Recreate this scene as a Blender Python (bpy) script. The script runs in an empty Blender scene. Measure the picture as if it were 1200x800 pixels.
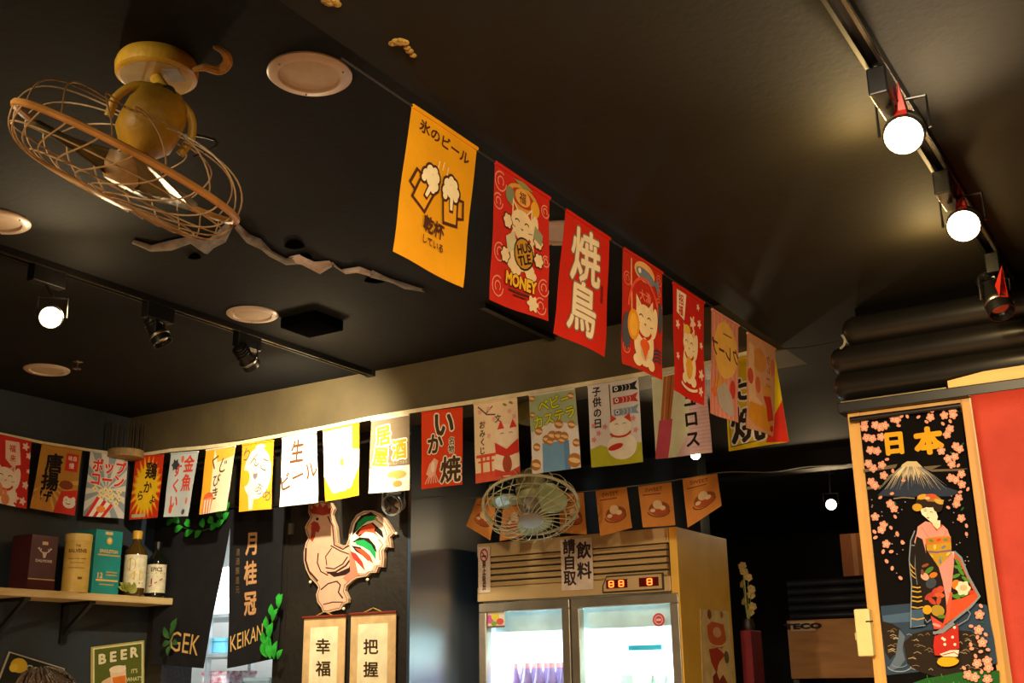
import bpy, bmesh, math, random
from mathutils import Vector, Matrix, Euler
from mathutils.geometry import tessellate_polygon
random.seed(7)
SC = bpy.context.scene
COL = SC.collection
PI = math.pi

# ---------------------------------------------------------------- camera
PITCH, ROLL, YAW, FPX = math.radians(16.615), math.radians(-0.88), math.radians(31.84), 1322.5
EYE = Vector((0, 0, 1.5))
_h = Vector((-math.sin(YAW), math.cos(YAW), 0)); _r = Vector((math.cos(YAW), math.sin(YAW), 0)); _u = Vector((0, 0, 1))
FW = _h * math.cos(PITCH) + _u * math.sin(PITCH); _up = -_h * math.sin(PITCH) + _u * math.cos(PITCH)
RT = _r * math.cos(ROLL) + _up * math.sin(ROLL); UP = -_r * math.sin(ROLL) + _up * math.cos(ROLL)
cd = bpy.data.cameras.new('camera'); cam = bpy.data.objects.new('camera', cd); COL.objects.link(cam)
cd.sensor_width = 36; cd.lens = 36 * FPX / 1200; cd.clip_start = .05
M = Matrix((RT, UP, -FW)).transposed().to_4x4(); M.translation = EYE
cam.matrix_world = M
SC.camera = cam

# ---------------------------------------------------------------- light and exposure
SC.view_settings.view_transform = 'Standard'; SC.view_settings.look = 'None'
SC.view_settings.gamma = 1; SC.view_settings.use_curve_mapping = False
SC.view_settings.exposure = 0.0
W = bpy.data.worlds.new('World'); SC.world = W; W.use_nodes = True
_bg = W.node_tree.nodes['Background']; _bg.inputs[0].default_value = (1, .84, .66, 1); _bg.inputs[1].default_value = .16

def lamp(name, kind, loc, target, power, color, size=.04, angle=70, blend=.5, parent=None):
    l = bpy.data.lights.new(name, kind); o = bpy.data.objects.new(name, l); COL.objects.link(o)
    l.energy = power; l.color = color
    if kind == 'SPOT': l.spot_size = math.radians(angle); l.spot_blend = blend; l.shadow_soft_size = size
    elif kind == 'AREA': l.shape = 'RECTANGLE'; l.size = size; l.size_y = angle
    else: l.shadow_soft_size = size
    o.location = loc
    if target is not None:
        o.rotation_euler = (Vector(target) - Vector(loc)).to_track_quat('-Z', 'Y').to_euler()
    return o
WARM = (1, .74, .42)
# added lamps, unseen above and behind the camera, brightening banners, stall and floor
lamp('unseen_lamp_dining', 'SPOT', (-.40, .55, 2.42), (-1.3, 2.6, 2.2), 70, (1, .82, .56), .05, 75, .7)
lamp('unseen_lamp_counter', 'SPOT', (-.40, 1.15, 2.42), (-.3, 3.3, 1.8), 95, (1, .78, .48), .05, 60, .7)
lamp('unseen_lamp_tables', 'SPOT', (-1.9, -.8, 2.7), (-2.4, .8, 0), 700, WARM, .1, 120, .8)
lamp('unseen_lamp_booth', 'SPOT', (-1.9, .3, 2.72), (-2.15, 3.74, 2.2), 55, (1, .84, .60), .06, 42, .8)
lamp('unseen_lamp_aisle', 'SPOT', (.6, .8, 2.5), (-.3, 2.2, 0), 260, WARM, .1, 120, .8)
lamp('lamp_kitchen', 'AREA', (-4.7, 4.75, 2.5), (-4.7, 4.95, 0), 90, (.92, .97, 1), 1.0, .5)

# ---------------------------------------------------------------- pixel -> plane helpers
def ray(x, y): return FW * FPX + RT * (x - 600) - UP * (y - 400)
def onX(x, y, X): d = ray(x, y); return EYE + d * (X / d.x)
def onY(x, y, Y): d = ray(x, y); return EYE + d * (Y / d.y)
def onZ(x, y, Z): d = ray(x, y); return EYE + d * ((Z - 1.5) / d.z)
def dep(x, y, k): return EYE + ray(x, y) * (k / FPX)

# ---------------------------------------------------------------- materials
def lin(c):
    if isinstance(c, str): c = tuple(int(c[i:i+2], 16) for i in (0, 2, 4))
    return tuple(((v/255)/12.92 if v/255 <= .04045 else ((v/255+.055)/1.055)**2.4) for v in c)
_mc = {}
def mat(name, col, rough=.6, metal=0, var=.12, scale=8, bump=0, bscale=60, emit=0, coat=0, spec=.5, sub=None, stretch=None):
    key = (name,)
    if key in _mc: return _mc[key]
    m = bpy.data.materials.new(name); m.use_nodes = True; nt = m.node_tree; b = nt.nodes['Principled BSDF']
    c = lin(col)
    b.inputs['Roughness'].default_value = rough; b.inputs['Metallic'].default_value = metal
    b.inputs['Specular IOR Level'].default_value = spec
    if coat: b.inputs['Coat Weight'].default_value = coat; b.inputs['Coat Roughness'].default_value = .3 if coat >= 1 else .05
    tc = nt.nodes.new('ShaderNodeTexCoord'); mp = nt.nodes.new('ShaderNodeMapping')
    nt.links.new(tc.outputs['Object'], mp.inputs['Vector'])
    if stretch: mp.inputs['Scale'].default_value = stretch
    n = nt.nodes.new('ShaderNodeTexNoise'); n.inputs['Scale'].default_value = scale; n.inputs['Detail'].default_value = 4
    nt.links.new(mp.outputs[0], n.inputs['Vector'])
    r = nt.nodes.new('ShaderNodeValToRGB')
    c2 = lin(sub) if sub else tuple(min(1, v*(1+var)) for v in c)
    c1 = c if sub else tuple(v*(1-var) for v in c)
    r.color_ramp.elements[0].color = (*c1, 1); r.color_ramp.elements[1].color = (*c2, 1)
    r.color_ramp.elements[0].position = .35; r.color_ramp.elements[1].position = .65
    nt.links.new(n.outputs['Fac'], r.inputs['Fac']); nt.links.new(r.outputs['Color'], b.inputs['Base Color'])
    if bump:
        n2 = nt.nodes.new('ShaderNodeTexNoise'); n2.inputs['Scale'].default_value = bscale; n2.inputs['Detail'].default_value = 3
        nt.links.new(mp.outputs[0], n2.inputs['Vector'])
        bp = nt.nodes.new('ShaderNodeBump'); bp.inputs['Strength'].default_value = bump; bp.inputs['Distance'].default_value = .01
        nt.links.new(n2.outputs['Fac'], bp.inputs['Height']); nt.links.new(bp.outputs[0], b.inputs['Normal'])
    if emit:
        b.inputs['Emission Color'].default_value = (*c, 1); b.inputs['Emission Strength'].default_value = emit
    _mc[key] = m; return m
def paint(hexcol): return mat('print_' + hexcol, hexcol, .75, var=.05, scale=25, spec=.2)
def glass(name, tint=(1, 1, 1), gloss=.12, rough=.02):
    if (name,) in _mc: return _mc[(name,)]
    m = bpy.data.materials.new(name); m.use_nodes = True; nt = m.node_tree; nt.nodes.clear()
    o = nt.nodes.new('ShaderNodeOutputMaterial'); t = nt.nodes.new('ShaderNodeBsdfTransparent'); g = nt.nodes.new('ShaderNodeBsdfGlossy')
    x = nt.nodes.new('ShaderNodeMixShader'); fr = nt.nodes.new('ShaderNodeLayerWeight'); fr.inputs[0].default_value = .3
    t.inputs[0].default_value = (*tint, 1); g.inputs['Roughness'].default_value = rough
    mu = nt.nodes.new('ShaderNodeMath'); mu.operation = 'MULTIPLY'; mu.inputs[1].default_value = gloss * 4
    nt.links.new(fr.outputs['Fresnel'], mu.inputs[0]); nt.links.new(mu.outputs[0], x.inputs[0])
    nt.links.new(t.outputs[0], x.inputs[1]); nt.links.new(g.outputs[0], x.inputs[2]); nt.links.new(x.outputs[0], o.inputs[0])
    _mc[(name,)] = m; return m

# ---------------------------------------------------------------- geometry builder
class G:
    def __init__(s): s.v = []; s.f = []; s.mi = []; s.m = 0
    def add(s, vs, fs, T=None):
        o = len(s.v); s.v += [tuple(T @ Vector(v)) if T else tuple(v) for v in vs]
        s.f += [tuple(i + o for i in f) for f in fs]; s.mi += [s.m] * len(fs); return s
    def box(s, c, d, T=None, b=0):
        x, y, z = (v/2 for v in d); cx, cy, cz = c
        if b:
            bm = bmesh.new(); bmesh.ops.create_cube(bm, size=1)
            for v in bm.verts: v.co = Vector((v.co.x*d[0]+cx, v.co.y*d[1]+cy, v.co.z*d[2]+cz))
            bmesh.ops.bevel(bm, geom=bm.edges[:], offset=b, segments=2, affect='EDGES', profile=.5)
            bm.verts.index_update(); r = s.add([v.co.copy() for v in bm.verts], [[v.index for v in f.verts] for f in bm.faces], T); bm.free(); return r
        vs = [(cx+i*x, cy+j*y, cz+k*z) for i in (-1, 1) for j in (-1, 1) for k in (-1, 1)]
        return s.add(vs, [(0,1,3,2),(4,6,7,5),(0,4,5,1),(2,3,7,6),(0,2,6,4),(1,5,7,3)], T)
    def bb(s, a, b_, T=None, b=0):
        return s.box([(p+q)/2 for p, q in zip(a, b_)], [abs(q-p) for p, q in zip(a, b_)], T, b)
    def lathe(s, prof, n=24, T=None):
        vs = []; fs = []
        for r, z in prof:
            for i in range(n): a = 2*PI*i/n; vs.append((r*math.cos(a), r*math.sin(a), z))
        for k in range(len(prof)-1):
            for i in range(n): j = (i+1) % n; fs.append((k*n+i, k*n+j, (k+1)*n+j, (k+1)*n+i))
        if prof[0][0] > 1e-5: fs.append(tuple(range(n-1, -1, -1)))
        if prof[-1][0] > 1e-5: fs.append(tuple((len(prof)-1)*n+i for i in range(n)))
        return s.add(vs, fs, T)
    def tube(s, pts, r, n=8, closed=False, T=None):
        pts = [Vector(p) for p in pts]; N = len(pts); vs = []; fs = []
        rs = r if isinstance(r, (list, tuple)) else [r]*N
        prev = None
        for i, p in enumerate(pts):
            t = (pts[(i+1) % N] - pts[i-1]) if closed else (pts[min(i+1, N-1)] - pts[max(i-1, 0)])
            t.normalize()
            if prev is None: a = t.orthogonal().normalized()
            else: a = (prev - t*prev.dot(t)).normalized()
            prev = a; b = t.cross(a)
            for k in range(n): q = 2*PI*k/n; vs.append(p + (a*math.cos(q)+b*math.sin(q))*rs[i])
        for i in range(N if closed else N-1):
            j = (i+1) % N
            for k in range(n): l = (k+1) % n; fs.append((i*n+k, i*n+l, j*n+l, j*n+k))
        if not closed: fs.append(tuple(range(n-1, -1, -1))); fs.append(tuple((N-1)*n+k for k in range(n)))
        return s.add(vs, fs, T)
    def ball(s, c, r, n=16, T=None, sc=(1, 1, 1)):
        h = n//2; vs = []; fs = []
        for j in range(h+1):
            for i in range(n):
                a = 2*PI*i/n; b = PI*j/h
                vs.append((c[0]+r*sc[0]*math.sin(b)*math.cos(a), c[1]+r*sc[1]*math.sin(b)*math.sin(a), c[2]+r*sc[2]*math.cos(b)))
        for j in range(h):
            for i in range(n): k = (i+1) % n; fs.append((j*n+i, (j+1)*n+i, (j+1)*n+k, j*n+k))
        return s.add(vs, fs, T)
    def prism(s, poly3, off):
        off = Vector(off); a = [Vector(p) for p in poly3]; n = len(a)
        if n > 6:
            tr = tessellate_polygon([a]); caps = [tuple(f) for f in tr] + [tuple(n+i for i in reversed(f)) for f in tr]
        else: caps = [tuple(range(n)), tuple(range(2*n-1, n-1, -1))]
        fs = caps + [(i, i+n, (i+1) % n+n, (i+1) % n) for i in range(n)]
        return s.add(a + [p+off for p in a], fs)
    def build(s, name, m, parent=None, T=None, smooth=False, tri=False):
        me = bpy.data.meshes.new(name); me.from_pydata([tuple(v) for v in s.v], [], s.f)
        for x in (m if isinstance(m, (list, tuple)) else [m]): me.materials.append(x)
        me.polygons.foreach_set('material_index', s.mi)
        bm = bmesh.new(); bm.from_mesh(me); bmesh.ops.remove_doubles(bm, verts=bm.verts, dist=1e-6)
        bmesh.ops.recalc_face_normals(bm, faces=bm.faces); bm.to_mesh(me); bm.free()
        if smooth:
            me.polygons.foreach_set('use_smooth', [True]*len(me.polygons))
            try: me.set_sharp_from_angle(angle=math.radians(40))
            except Exception: pass
        o = bpy.data.objects.new(name, me); COL.objects.link(o)
        if parent: o.parent = parent
        if T is not None: o.matrix_local = T
        return o
def tag(o, label, cat, group=None):
    o['label'] = label; o['category'] = cat
    if group: o['group'] = group
    return o
def thing(name, loc, label, cat, group=None):
    o = bpy.data.objects.new(name, None); COL.objects.link(o); o.location = loc; o.empty_display_size = .05
    return tag(o, label, cat, group)
def struct(g, name, m, parent=None, smooth=False):
    o = g.build(name, m, parent, smooth=smooth)
    if not parent: o['kind'] = 'structure'
    return o
def inv(t): return Matrix.Translation(-Vector(t.location))      # world-built meshes under an Empty
def frame(origin, z, x=None):
    z = Vector(z).normalized(); x = Vector(x) if x else z.orthogonal(); x = (x - z*x.dot(z)).normalized(); y = z.cross(x)
    m = Matrix((x, y, z)).transposed().to_4x4(); m.translation = Vector(origin); return m

# ---------------------------------------------------------------- flat prints: lettering and pictures as thin coloured geometry
_gl = {}
def glyphs(txt, off):
    k = (txt, off)
    if k in _gl: return _gl[k]
    c = bpy.data.curves.new('t', 'FONT'); c.body = txt; c.resolution_u = 2; c.offset = off
    o = bpy.data.objects.new('t', c); COL.objects.link(o)
    dg = bpy.context.evaluated_depsgraph_get(); me = bpy.data.meshes.new_from_object(o.evaluated_get(dg))
    vs = [(v.co.x, v.co.y) for v in me.vertices]; fs = [tuple(p.vertices) for p in me.polygons]
    bpy.data.objects.remove(o); bpy.data.curves.remove(c); bpy.data.meshes.remove(me)
    _gl[k] = (vs, fs); return _gl[k]
class Panel:                                                     # rectangle of W x H units, y runs down, hung between four 3D corners
    def __init__(s, TL, TR, BL, BR, W=10, H=14, rip=0, ph=0, grid=(8, 12)):
        s.c = [Vector(p) for p in (TL, TR, BL, BR)]; s.W, s.H, s.rip, s.ph, s.grid = W, H, rip, ph, grid
        n = (s.c[1]-s.c[0]).cross(s.c[2]-s.c[0]).normalized()
        s.n = n if n.dot(EYE - s.c[0]) > 0 else -n
    def P(s, x, y, off=0):
        if not s.grid or not s.rip: return s.Q(x, y, off)
        nx, ny = s.grid; fx = min(max(x/s.W*nx, 0), nx-1e-9); fy = min(max(y/s.H*ny, 0), ny-1e-9); i, j = int(fx), int(fy); a, b = fx-i, fy-j
        N = lambda i, j: s.Q(s.W*i/nx, s.H*j/ny)
        if a+b <= 1: p = N(i, j)*(1-a-b) + N(i+1, j)*a + N(i, j+1)*b
        else: p = N(i+1, j+1)*(a+b-1) + N(i+1, j)*(1-b) + N(i, j+1)*(1-a)
        return p + s.n*off
    def cloth(s, org, thick):                                   # the sheet itself, folded exactly as its print
        nx, ny = s.grid; vs = [s.Q(s.W*i/nx, s.H*j/ny) - org for j in range(ny+1) for i in range(nx+1)]; vb = [p - s.n*thick for p in vs]; n = len(vs); fs = []
        for j in range(ny):
            for i in range(nx):
                k = j*(nx+1)+i; a, b, c, d = k, k+1, k+nx+1, k+nx+2
                fs += [(a, b, c), (b, d, c), (n+a, n+c, n+b), (n+b, n+c, n+d)]
        rim = [j for j in range(nx+1)] + [(nx+1)*j+nx for j in range(1, ny+1)] + [(nx+1)*ny+i for i in range(nx-1, -1, -1)] + [(nx+1)*j for j in range(ny-1, 0, -1)]
        fs += [(rim[q-1], rim[q], n+rim[q], n+rim[q-1]) for q in range(len(rim))]
        return G().add(vs+vb, fs)
    def Q(s, x, y, off=0):
        u, v = x/s.W, y/s.H
        p = (s.c[0]*(1-u)+s.c[1]*u)*(1-v) + (s.c[2]*(1-u)+s.c[3]*u)*v
        w = s.rip*math.sin(5.0*u+s.ph+1.2*v)*(.15+.85*v) + s.rip*.5*math.sin(9*v+s.ph*2)*v if s.rip else 0
        return p + s.n*(w+off)
class PixPanel:                                                  # a vertical wall plane Y=const, addressed by where its points appear
    def __init__(s, Y, ox=0, oy=0, sc=1): s.Y, s.ox, s.oy, s.sc = Y, ox, oy, sc; s.n = Vector((0, -1, 0)); s.grid = None
    def P(s, x, y, off=0): return onY(s.ox+x/s.sc, s.oy+y/s.sc, s.Y) + s.n*off
class Art:
    def __init__(s, pan, base=.0012, step=.00003): s.p = pan; s.L = []; s.base, s.step = base, step; s.k = 0
    def _add(s, vs, fs, col, part): s.L.append((s.k, vs, fs, col, part, None)); s.k += 1
    def poly(s, pts, col, part='artwork'):
        pts = list(pts); fs = tessellate_polygon([[Vector((x, y, 0)) for x, y in pts]]); s._add(pts, [tuple(f) for f in fs], col, part); return s
    def ell(s, cx, cy, rx, ry, col, n=18, rot=0, part='artwork'):
        c, q = math.cos(rot), math.sin(rot)
        return s.poly([(cx+rx*math.cos(a)*c-ry*math.sin(a)*q, cy+rx*math.cos(a)*q+ry*math.sin(a)*c) for a in (2*PI*i/n for i in range(n))], col, part)
    def rect(s, x0, y0, x1, y1, col, part='artwork'): return s.poly([(x0, y0), (x1, y0), (x1, y1), (x0, y1)], col, part)
    def line(s, pts, w, col, part='artwork', taper=False):
        vs = []; fs = []; n = len(pts)
        for i, p in enumerate(pts):
            a = pts[max(i-1, 0)]; b = pts[min(i+1, n-1)]; dx, dy = b[0]-a[0], b[1]-a[1]; l = math.hypot(dx, dy) or 1
            ww = w/2*(1-.85*i/(n-1) if taper else 1); vs += [(p[0]-dy/l*ww, p[1]+dx/l*ww), (p[0]+dy/l*ww, p[1]-dx/l*ww)]
        for i in range(n-1): fs.append((2*i, 2*i+1, 2*i+3, 2*i+2))
        s._add(vs, fs, col, part); return s
    def arc(s, cx, cy, rx, ry, a0, a1, w, col, n=10, part='artwork'):
        return s.line([(cx+rx*math.cos(math.radians(a0+(a1-a0)*i/n)), cy+ry*math.sin(math.radians(a0+(a1-a0)*i/n))) for i in range(n+1)], w, col, part)
    def blob(s, cx, cy, r, col, n=7, amp=.25, part='artwork', rot=0):
        return s.poly([(cx+r*(1+amp*math.cos(n*a))*math.cos(a+rot), cy+r*(1+amp*math.cos(n*a))*math.sin(a+rot)) for a in (2*PI*i/(n*6) for i in range(n*6))], col, part)
    def burst(s, cx, cy, r0, r1, n, col):
        pts = []
        for i in range(n*2): a = PI*i/n; r = (r1 if i % 2 else r0)*(1+.12*math.sin(i*2.7)); pts.append((cx+r*math.cos(a), cy+r*1.3*math.sin(a)))
        return s.poly(pts, col)
    def text(s, t, cx, cy, size, col, bold=.02, rot=0, sx=1, out=None, vert=False, gap=1.0, mirror=False, part='lettering', skew=0):
        rot = math.radians(rot)
        if ord(t[0]) > 0x2000: bold *= .62
        items = [(ch, cx, cy+(i-(len(t)-1)/2)*size*gap) for i, ch in enumerate(t)] if vert else [(t, cx, cy)]
        for o_, c_ in ([(bold+out[1], out[0])] if out else []) + [(bold, col)]:
            V = []; F = []; Z = []
            nd = 0 if o_ < .012 else (6 if o_ < .06 else 9)
            for ch, x, y in items:
                vs, fs = glyphs(ch, 0)
                if not vs: continue
                mx = (min(a for a, b in vs)+max(a for a, b in vs))/2; my = .38 if ord(ch[0]) > 0x2000 else .35
                for ci, (dx, dy) in enumerate([(0, 0)]*(nd == 0) + [(o_*math.cos(2*PI*k/nd+.3), o_*math.sin(2*PI*k/nd+.3)) for k in range(nd)]):
                    b0 = len(V); Z += [ci*.1]*len(vs)
                    for a, b in vs:
                        X = (a-mx+dx)*size*sx; Y = -(b-my+dy)*size; X += skew*Y
                        if mirror: X = -X
                        V.append((x+X*math.cos(rot)-Y*math.sin(rot), y+X*math.sin(rot)+Y*math.cos(rot)))
                    F += [tuple(i+b0 for i in f) for f in fs]
            s.L.append((s.k, V, F, c_, part, Z)); s.k += 2
        return s
    def build(s, parent):
        for part in ('artwork', 'lettering'):
            L = [l for l in s.L if l[4] == part]
            if not L: continue
            bm = bmesh.new(); cols = []; 
            for k, vs, fs, col, _, Z in L:
                if col not in cols: cols.append(col)
                bv = [bm.verts.new((q[0], q[1], k+(Z[i] if Z else 0))) for i, q in enumerate(vs)]
                for f in fs:
                    try: nf = bm.faces.new([bv[i] for i in f]); nf.material_index = cols.index(col)
                    except ValueError: pass
            big = [f for f in bm.faces if len(f.verts) > 4]
            if big: bmesh.ops.triangulate(bm, faces=big)
            g = s.p.grid
            if g:
                lim = []
                for i in range(0, g[0]+1): lim.append(((s.p.W*i/g[0], 0, 0), (1, 0, 0), i in (0, g[0]), i == 0))
                for i in range(0, g[1]+1): lim.append(((0, s.p.H*i/g[1], 0), (0, 1, 0), i in (0, g[1]), i == 0))
                if getattr(s.p, 'rip', 0):
                    for k in range(1, g[0]+g[1]): lim.append(((s.p.W*k/g[0], 0, 0), Vector((g[0]/s.p.W, g[1]/s.p.H, 0)).normalized(), False, False))
                for co, no, edge, first in lim:
                    bmesh.ops.bisect_plane(bm, geom=bm.verts[:]+bm.edges[:]+bm.faces[:], dist=1e-6, plane_co=co, plane_no=no,
                                           clear_inner=edge and first, clear_outer=edge and not first)
            me = bpy.data.meshes.new(part)
            off = Vector(parent.location) if parent else Vector()
            for v in bm.verts: v.co = s.p.P(v.co.x, v.co.y, s.base+s.step*v.co.z) - off
            bmesh.ops.recalc_face_normals(bm, faces=bm.faces)
            bm.to_mesh(me); bm.free()
            for c in cols: me.materials.append(paint(c))
            o = bpy.data.objects.new(part, me); COL.objects.link(o); o.parent = parent
def cat_fig(a, cx, cy, s, body='f2e4cf', ear='d0402e', line_='6b3a22', bib='c62f22', charm='e6a02a'):
    a.ell(cx, cy+2.2*s, 1.9*s, 2.1*s, body); a.ell(cx-1.3*s, cy+3.9*s, .75*s, .55*s, body); a.ell(cx+1.3*s, cy+3.9*s, .75*s, .55*s, body)
    a.ell(cx+1.9*s, cy-.1*s, .6*s, 1.5*s, body, rot=.15)
    for q in (-1, 1):
        a.poly([(cx+q*.5*s, cy-1.1*s), (cx+q*1.55*s, cy-2.1*s), (cx+q*1.6*s, cy-.4*s)], body)
        a.poly([(cx+q*.85*s, cy-1.2*s), (cx+q*1.4*s, cy-1.75*s), (cx+q*1.4*s, cy-.8*s)], ear)
    a.ell(cx, cy, 1.75*s, 1.4*s, body)
    a.arc(cx, cy+.7*s, 1.35*s, 1.0*s, 20, 160, .32*s, bib)
    a.ell(cx, cy+1.95*s, .35*s, .35*s, charm); a.ell(cx, cy+3.0*s, .75*s, .8*s, charm)
    for q in (-1, 1):
        a.arc(cx+q*.75*s, cy-.05*s, .35*s, .3*s, 200, 340, .12*s, line_); a.line([(cx+q*1.0*s, cy+.5*s), (cx+q*1.6*s, cy+.4*s)], .07*s, line_)
    a.line([(cx-.15*s, cy+.35*s), (cx, cy+.5*s), (cx+.15*s, cy+.35*s)], .12*s, line_)
# ================================================================ STRUCTURE
BLK = mat('black_ceiling_paint', '0d0f12', .85, var=.5, scale=3, bump=.12, bscale=45, sub='13120f', spec=.2)  # bluish tint puts the cooler light into the black
BRN = mat('ceiling_paint_warm_lit', '16130a', .8, var=.4, scale=2.5, bump=.08, bscale=60, sub='1c180c', spec=.25)  # brown tint puts the lamps' warm light into the colour
BEAMM = mat('beam_paint', '55482a', .75, scale=4, bump=.2, bscale=30, sub='473b22')
NAVY = mat('navy_wall_paint', '263c54', .3, scale=3, bump=.06, bscale=12, sub='2c455e', spec=1.0, coat=1.2)
NAVY.node_tree.nodes['Principled BSDF'].inputs['IOR'].default_value = 1.9
DARKW = mat('dark_wall_paint', '17140f', .6, scale=3, bump=.3, bscale=30, sub='231d15')
LEFTW = mat('blue_grey_wall_paint', '2a3946', .65, scale=2, bump=.3, bscale=30, sub='30302e')
FLOORM = mat('floor_boards', 'c0a080', .5, scale=5, sub='a88a68', bump=.2, stretch=(1, 8, 1))
WHITEW = mat('white_tiled_wall', 'e4e6e2', .4, scale=6, sub='d8dcda')
g = G().bb((-7, -3.5, -.1), (3, 9.2, 0)); struct(g, 'floor', FLOORM)
g = G().bb((-4.8, -3.5, 2.8), (-1.19, 3.8, 2.95)); struct(g, 'ceiling', BLK)
g = G().bb((-1.19, -3.5, 2.59), (3, 9.2, 2.95)).bb((-7, 3.97, 2.59), (-1.19, 9.2, 2.95)); struct(g, 'ceiling_low', BRN)
g = G().bb((-4.8, 3.74, 2.59), (-1.19, 3.97, 2.8)); struct(g, 'trim_1', BEAMM)
g = G().bb((-4.8, -3.5, 0), (-4.62, 4.12, 2.8)); struct(g, 'wall_left', LEFTW)
g = G().bb((-3.71, 3.95, 0), (-3.0, 4.12, 2.59)).bb((-4.62, 3.95, 2.3), (-3.71, 4.12, 2.59)).bb((-4.62, 3.95, 0), (-4.54, 4.12, 2.3))
struct(g, 'wall_back', DARKW)
g = G().bb((-3.0, 3.95, 0), (-2.985, 5.3, 2.59)).bb((-3.12, 4.12, 0), (-3.0, 5.3, 2.59)); struct(g, 'wall_pillar', NAVY)
g = G().bb((-3.12, 5.3, 0), (-2.2, 5.42, 2.59)); struct(g, 'wall_behind_fridge', mat('navy_matt_wall', '2a3b50', .5, scale=3, sub='2f3f52'))
g = G().bb((-7, 5.8, 0), (-3.12, 5.95, 2.59)).bb((-7.1, 3.95, 0), (-6.9, 5.95, 2.59)).bb((-7, 3.95, 0), (-4.8, 4.12, 2.59)); struct(g, 'wall_kitchen', WHITEW)
g = G().bb((-7, 9.0, 0), (3, 9.2, 2.59)); struct(g, 'wall_far', mat('far_wall_paint', '15130f', .7, scale=3, sub='1e1a14'))
g = G().bb((2.85, -3.5, 0), (3, 9.2, 2.59)); struct(g, 'wall_right', DARKW)
g = G().bb((-1.19, 5.6, 2.46), (3, 5.75, 2.59)).bb((-3.12, 5.62, 2.50), (-1.19, 5.74, 2.59)); struct(g, 'trim_2', BRN)

# torn seam in the tray ceiling: loose paper strip hanging in curls
seam = thing('peeling_ceiling_strip', onZ(320, 315, 2.795), 'torn curling strip of grey paper peeling along the black ceiling below the fan', 'peeling strip')
px = [(158, 283), (178, 288), (200, 286), (222, 279), (242, 287), (262, 268), (275, 262), (292, 276), (306, 283), (318, 296), (338, 305), (352, 303), (372, 311), (388, 309), (402, 318), (418, 315), (436, 321), (455, 326), (474, 333), (497, 339)]
wd = [5, 8, 11, 9, 18, 22, 10, 12, 14, 8, 7, 13, 12, 6, 5, 10, 10, 5, 5, 4]
PAP = mat('torn_paper', '6e675e', .9, scale=30, sub='8f8378')
PAP2 = mat('torn_paper_light', 'b59c8c', .9, scale=30, sub='c9b2a2')
for ci, (a_, b_, mm) in enumerate(((0, 7, PAP), (6, 12, PAP), (10, 14, PAP2), (13, 17, PAP2), (16, 20, PAP))):
    g = G(); vs = []; fs = []
    for i in range(a_, b_):
        x, y = px[i]; w = wd[i]*.38; r = random.random
        for j, t in enumerate((-1, -.3, .4, 1)):
            p = onZ(x+(r()-.5)*7, y+w*t+(r()-.5)*3, 2.797); p.z -= (.004+.022*(1-t*t)*(.4+.6*r()))*(.3 if i in (a_, b_-1) else 1)*(w/5)
            vs.append(p)
    n = b_-a_
    for i in range(n-1):
        for j in range(3): k = i*4+j; fs.append((k, k+1, k+5, k+4))
    g.add(vs, fs); o = g.build('paper_curl', mm, seam, T=inv(seam), smooth=True); md = o.modifiers.new('s', 'SOLIDIFY'); md.thickness = .003
GAP = mat('torn_gap_black', '050505', 1, spec=0)
for x, y, rx, ry in ((345, 286, 11, 5), (228, 300, 7, 3), (357, 300, 8, 3), (440, 327, 12, 4)):
    g = G(); c = [onZ(x+rx*math.cos(a)*(1+.2*math.sin(3*a)), y+ry*math.sin(a), 2.7965) for a in (2*PI*i/14 for i in range(14))]
    g.prism(c, (0, 0, -.003)); g.build('torn_hole', GAP, seam, T=inv(seam))

FOAM = mat('yellow_foam', 'b08a3c', .9, scale=60, sub='8a6a2c', bump=1, bscale=120)
def fleck(px_, pts, label):
    t = thing('foam_fleck', onZ(*px_, 2.588), label, 'foam fleck', 'foam flecks on the low ceiling')
    g = G()
    for i, (x, y, r) in enumerate(pts):
        p = onZ(x, y, 2.588); g.ball(p, r, 10, sc=(1, 1, .5))
    g.build('foam', FOAM, t, T=inv(t), smooth=True)
fleck((470, 55), [(460, 51, .008), (465, 49, .010), (469, 49, .011), (474, 50, .009), (477, 56, .007), (480, 60, .008), (484, 65, .007)], 'ragged yellow foam fleck on the dark ceiling above the yellow beer banner')
fleck((388, 3), [(381, 1, .008), (386, 3, .010), (392, 1, .009), (395, 5, .008)], 'yellow foam fleck at the top edge, up and left of the other fleck')

# ================================================================ DOWNLIGHTS
TRIM = mat('downlight_trim', 'cdb7a6', .35, scale=20, var=.05); LENS = mat('downlight_diffuser', 'bfa88e', .55, scale=40, var=.05, bump=.1)
def downlight(x, y, label):
    p = onZ(x, y, 2.8); t = thing('recessed_downlight', p, label, 'ceiling light', 'recessed round ceiling lights')
    G().lathe([(.094, 0), (.094, -.004), (.088, -.009), (.070, -.010), (.066, -.004), (.066, 0)], 48).build('trim_ring', TRIM, t, smooth=True)
    G().lathe([(0, -.006), (.05, -.0065), (.0665, -.004), (.0665, 0)], 48).build('diffuser', LENS, t, smooth=True)
    for a in (.3, 2.4, 4.5): G().ball((.08*math.cos(a), .08*math.sin(a), -.010), .0025, 6).build('screw', mat('screw_steel', '776a5c', .4, metal=1), t)
downlight(363, 86, 'large round unlit downlight to the right of the yellow ceiling fan')
downlight(296, 367.5, 'round unlit downlight just above the track spotlights')
downlight(55, 432.5, 'round unlit downlight near the left wall below the glowing lamp')
downlight(-4, 258, 'round unlit downlight cut by the left edge of the photo')
downlight(655, 272, 'round unlit downlight glimpsed between the hustle cat banner and the yakitori banner')
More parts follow.
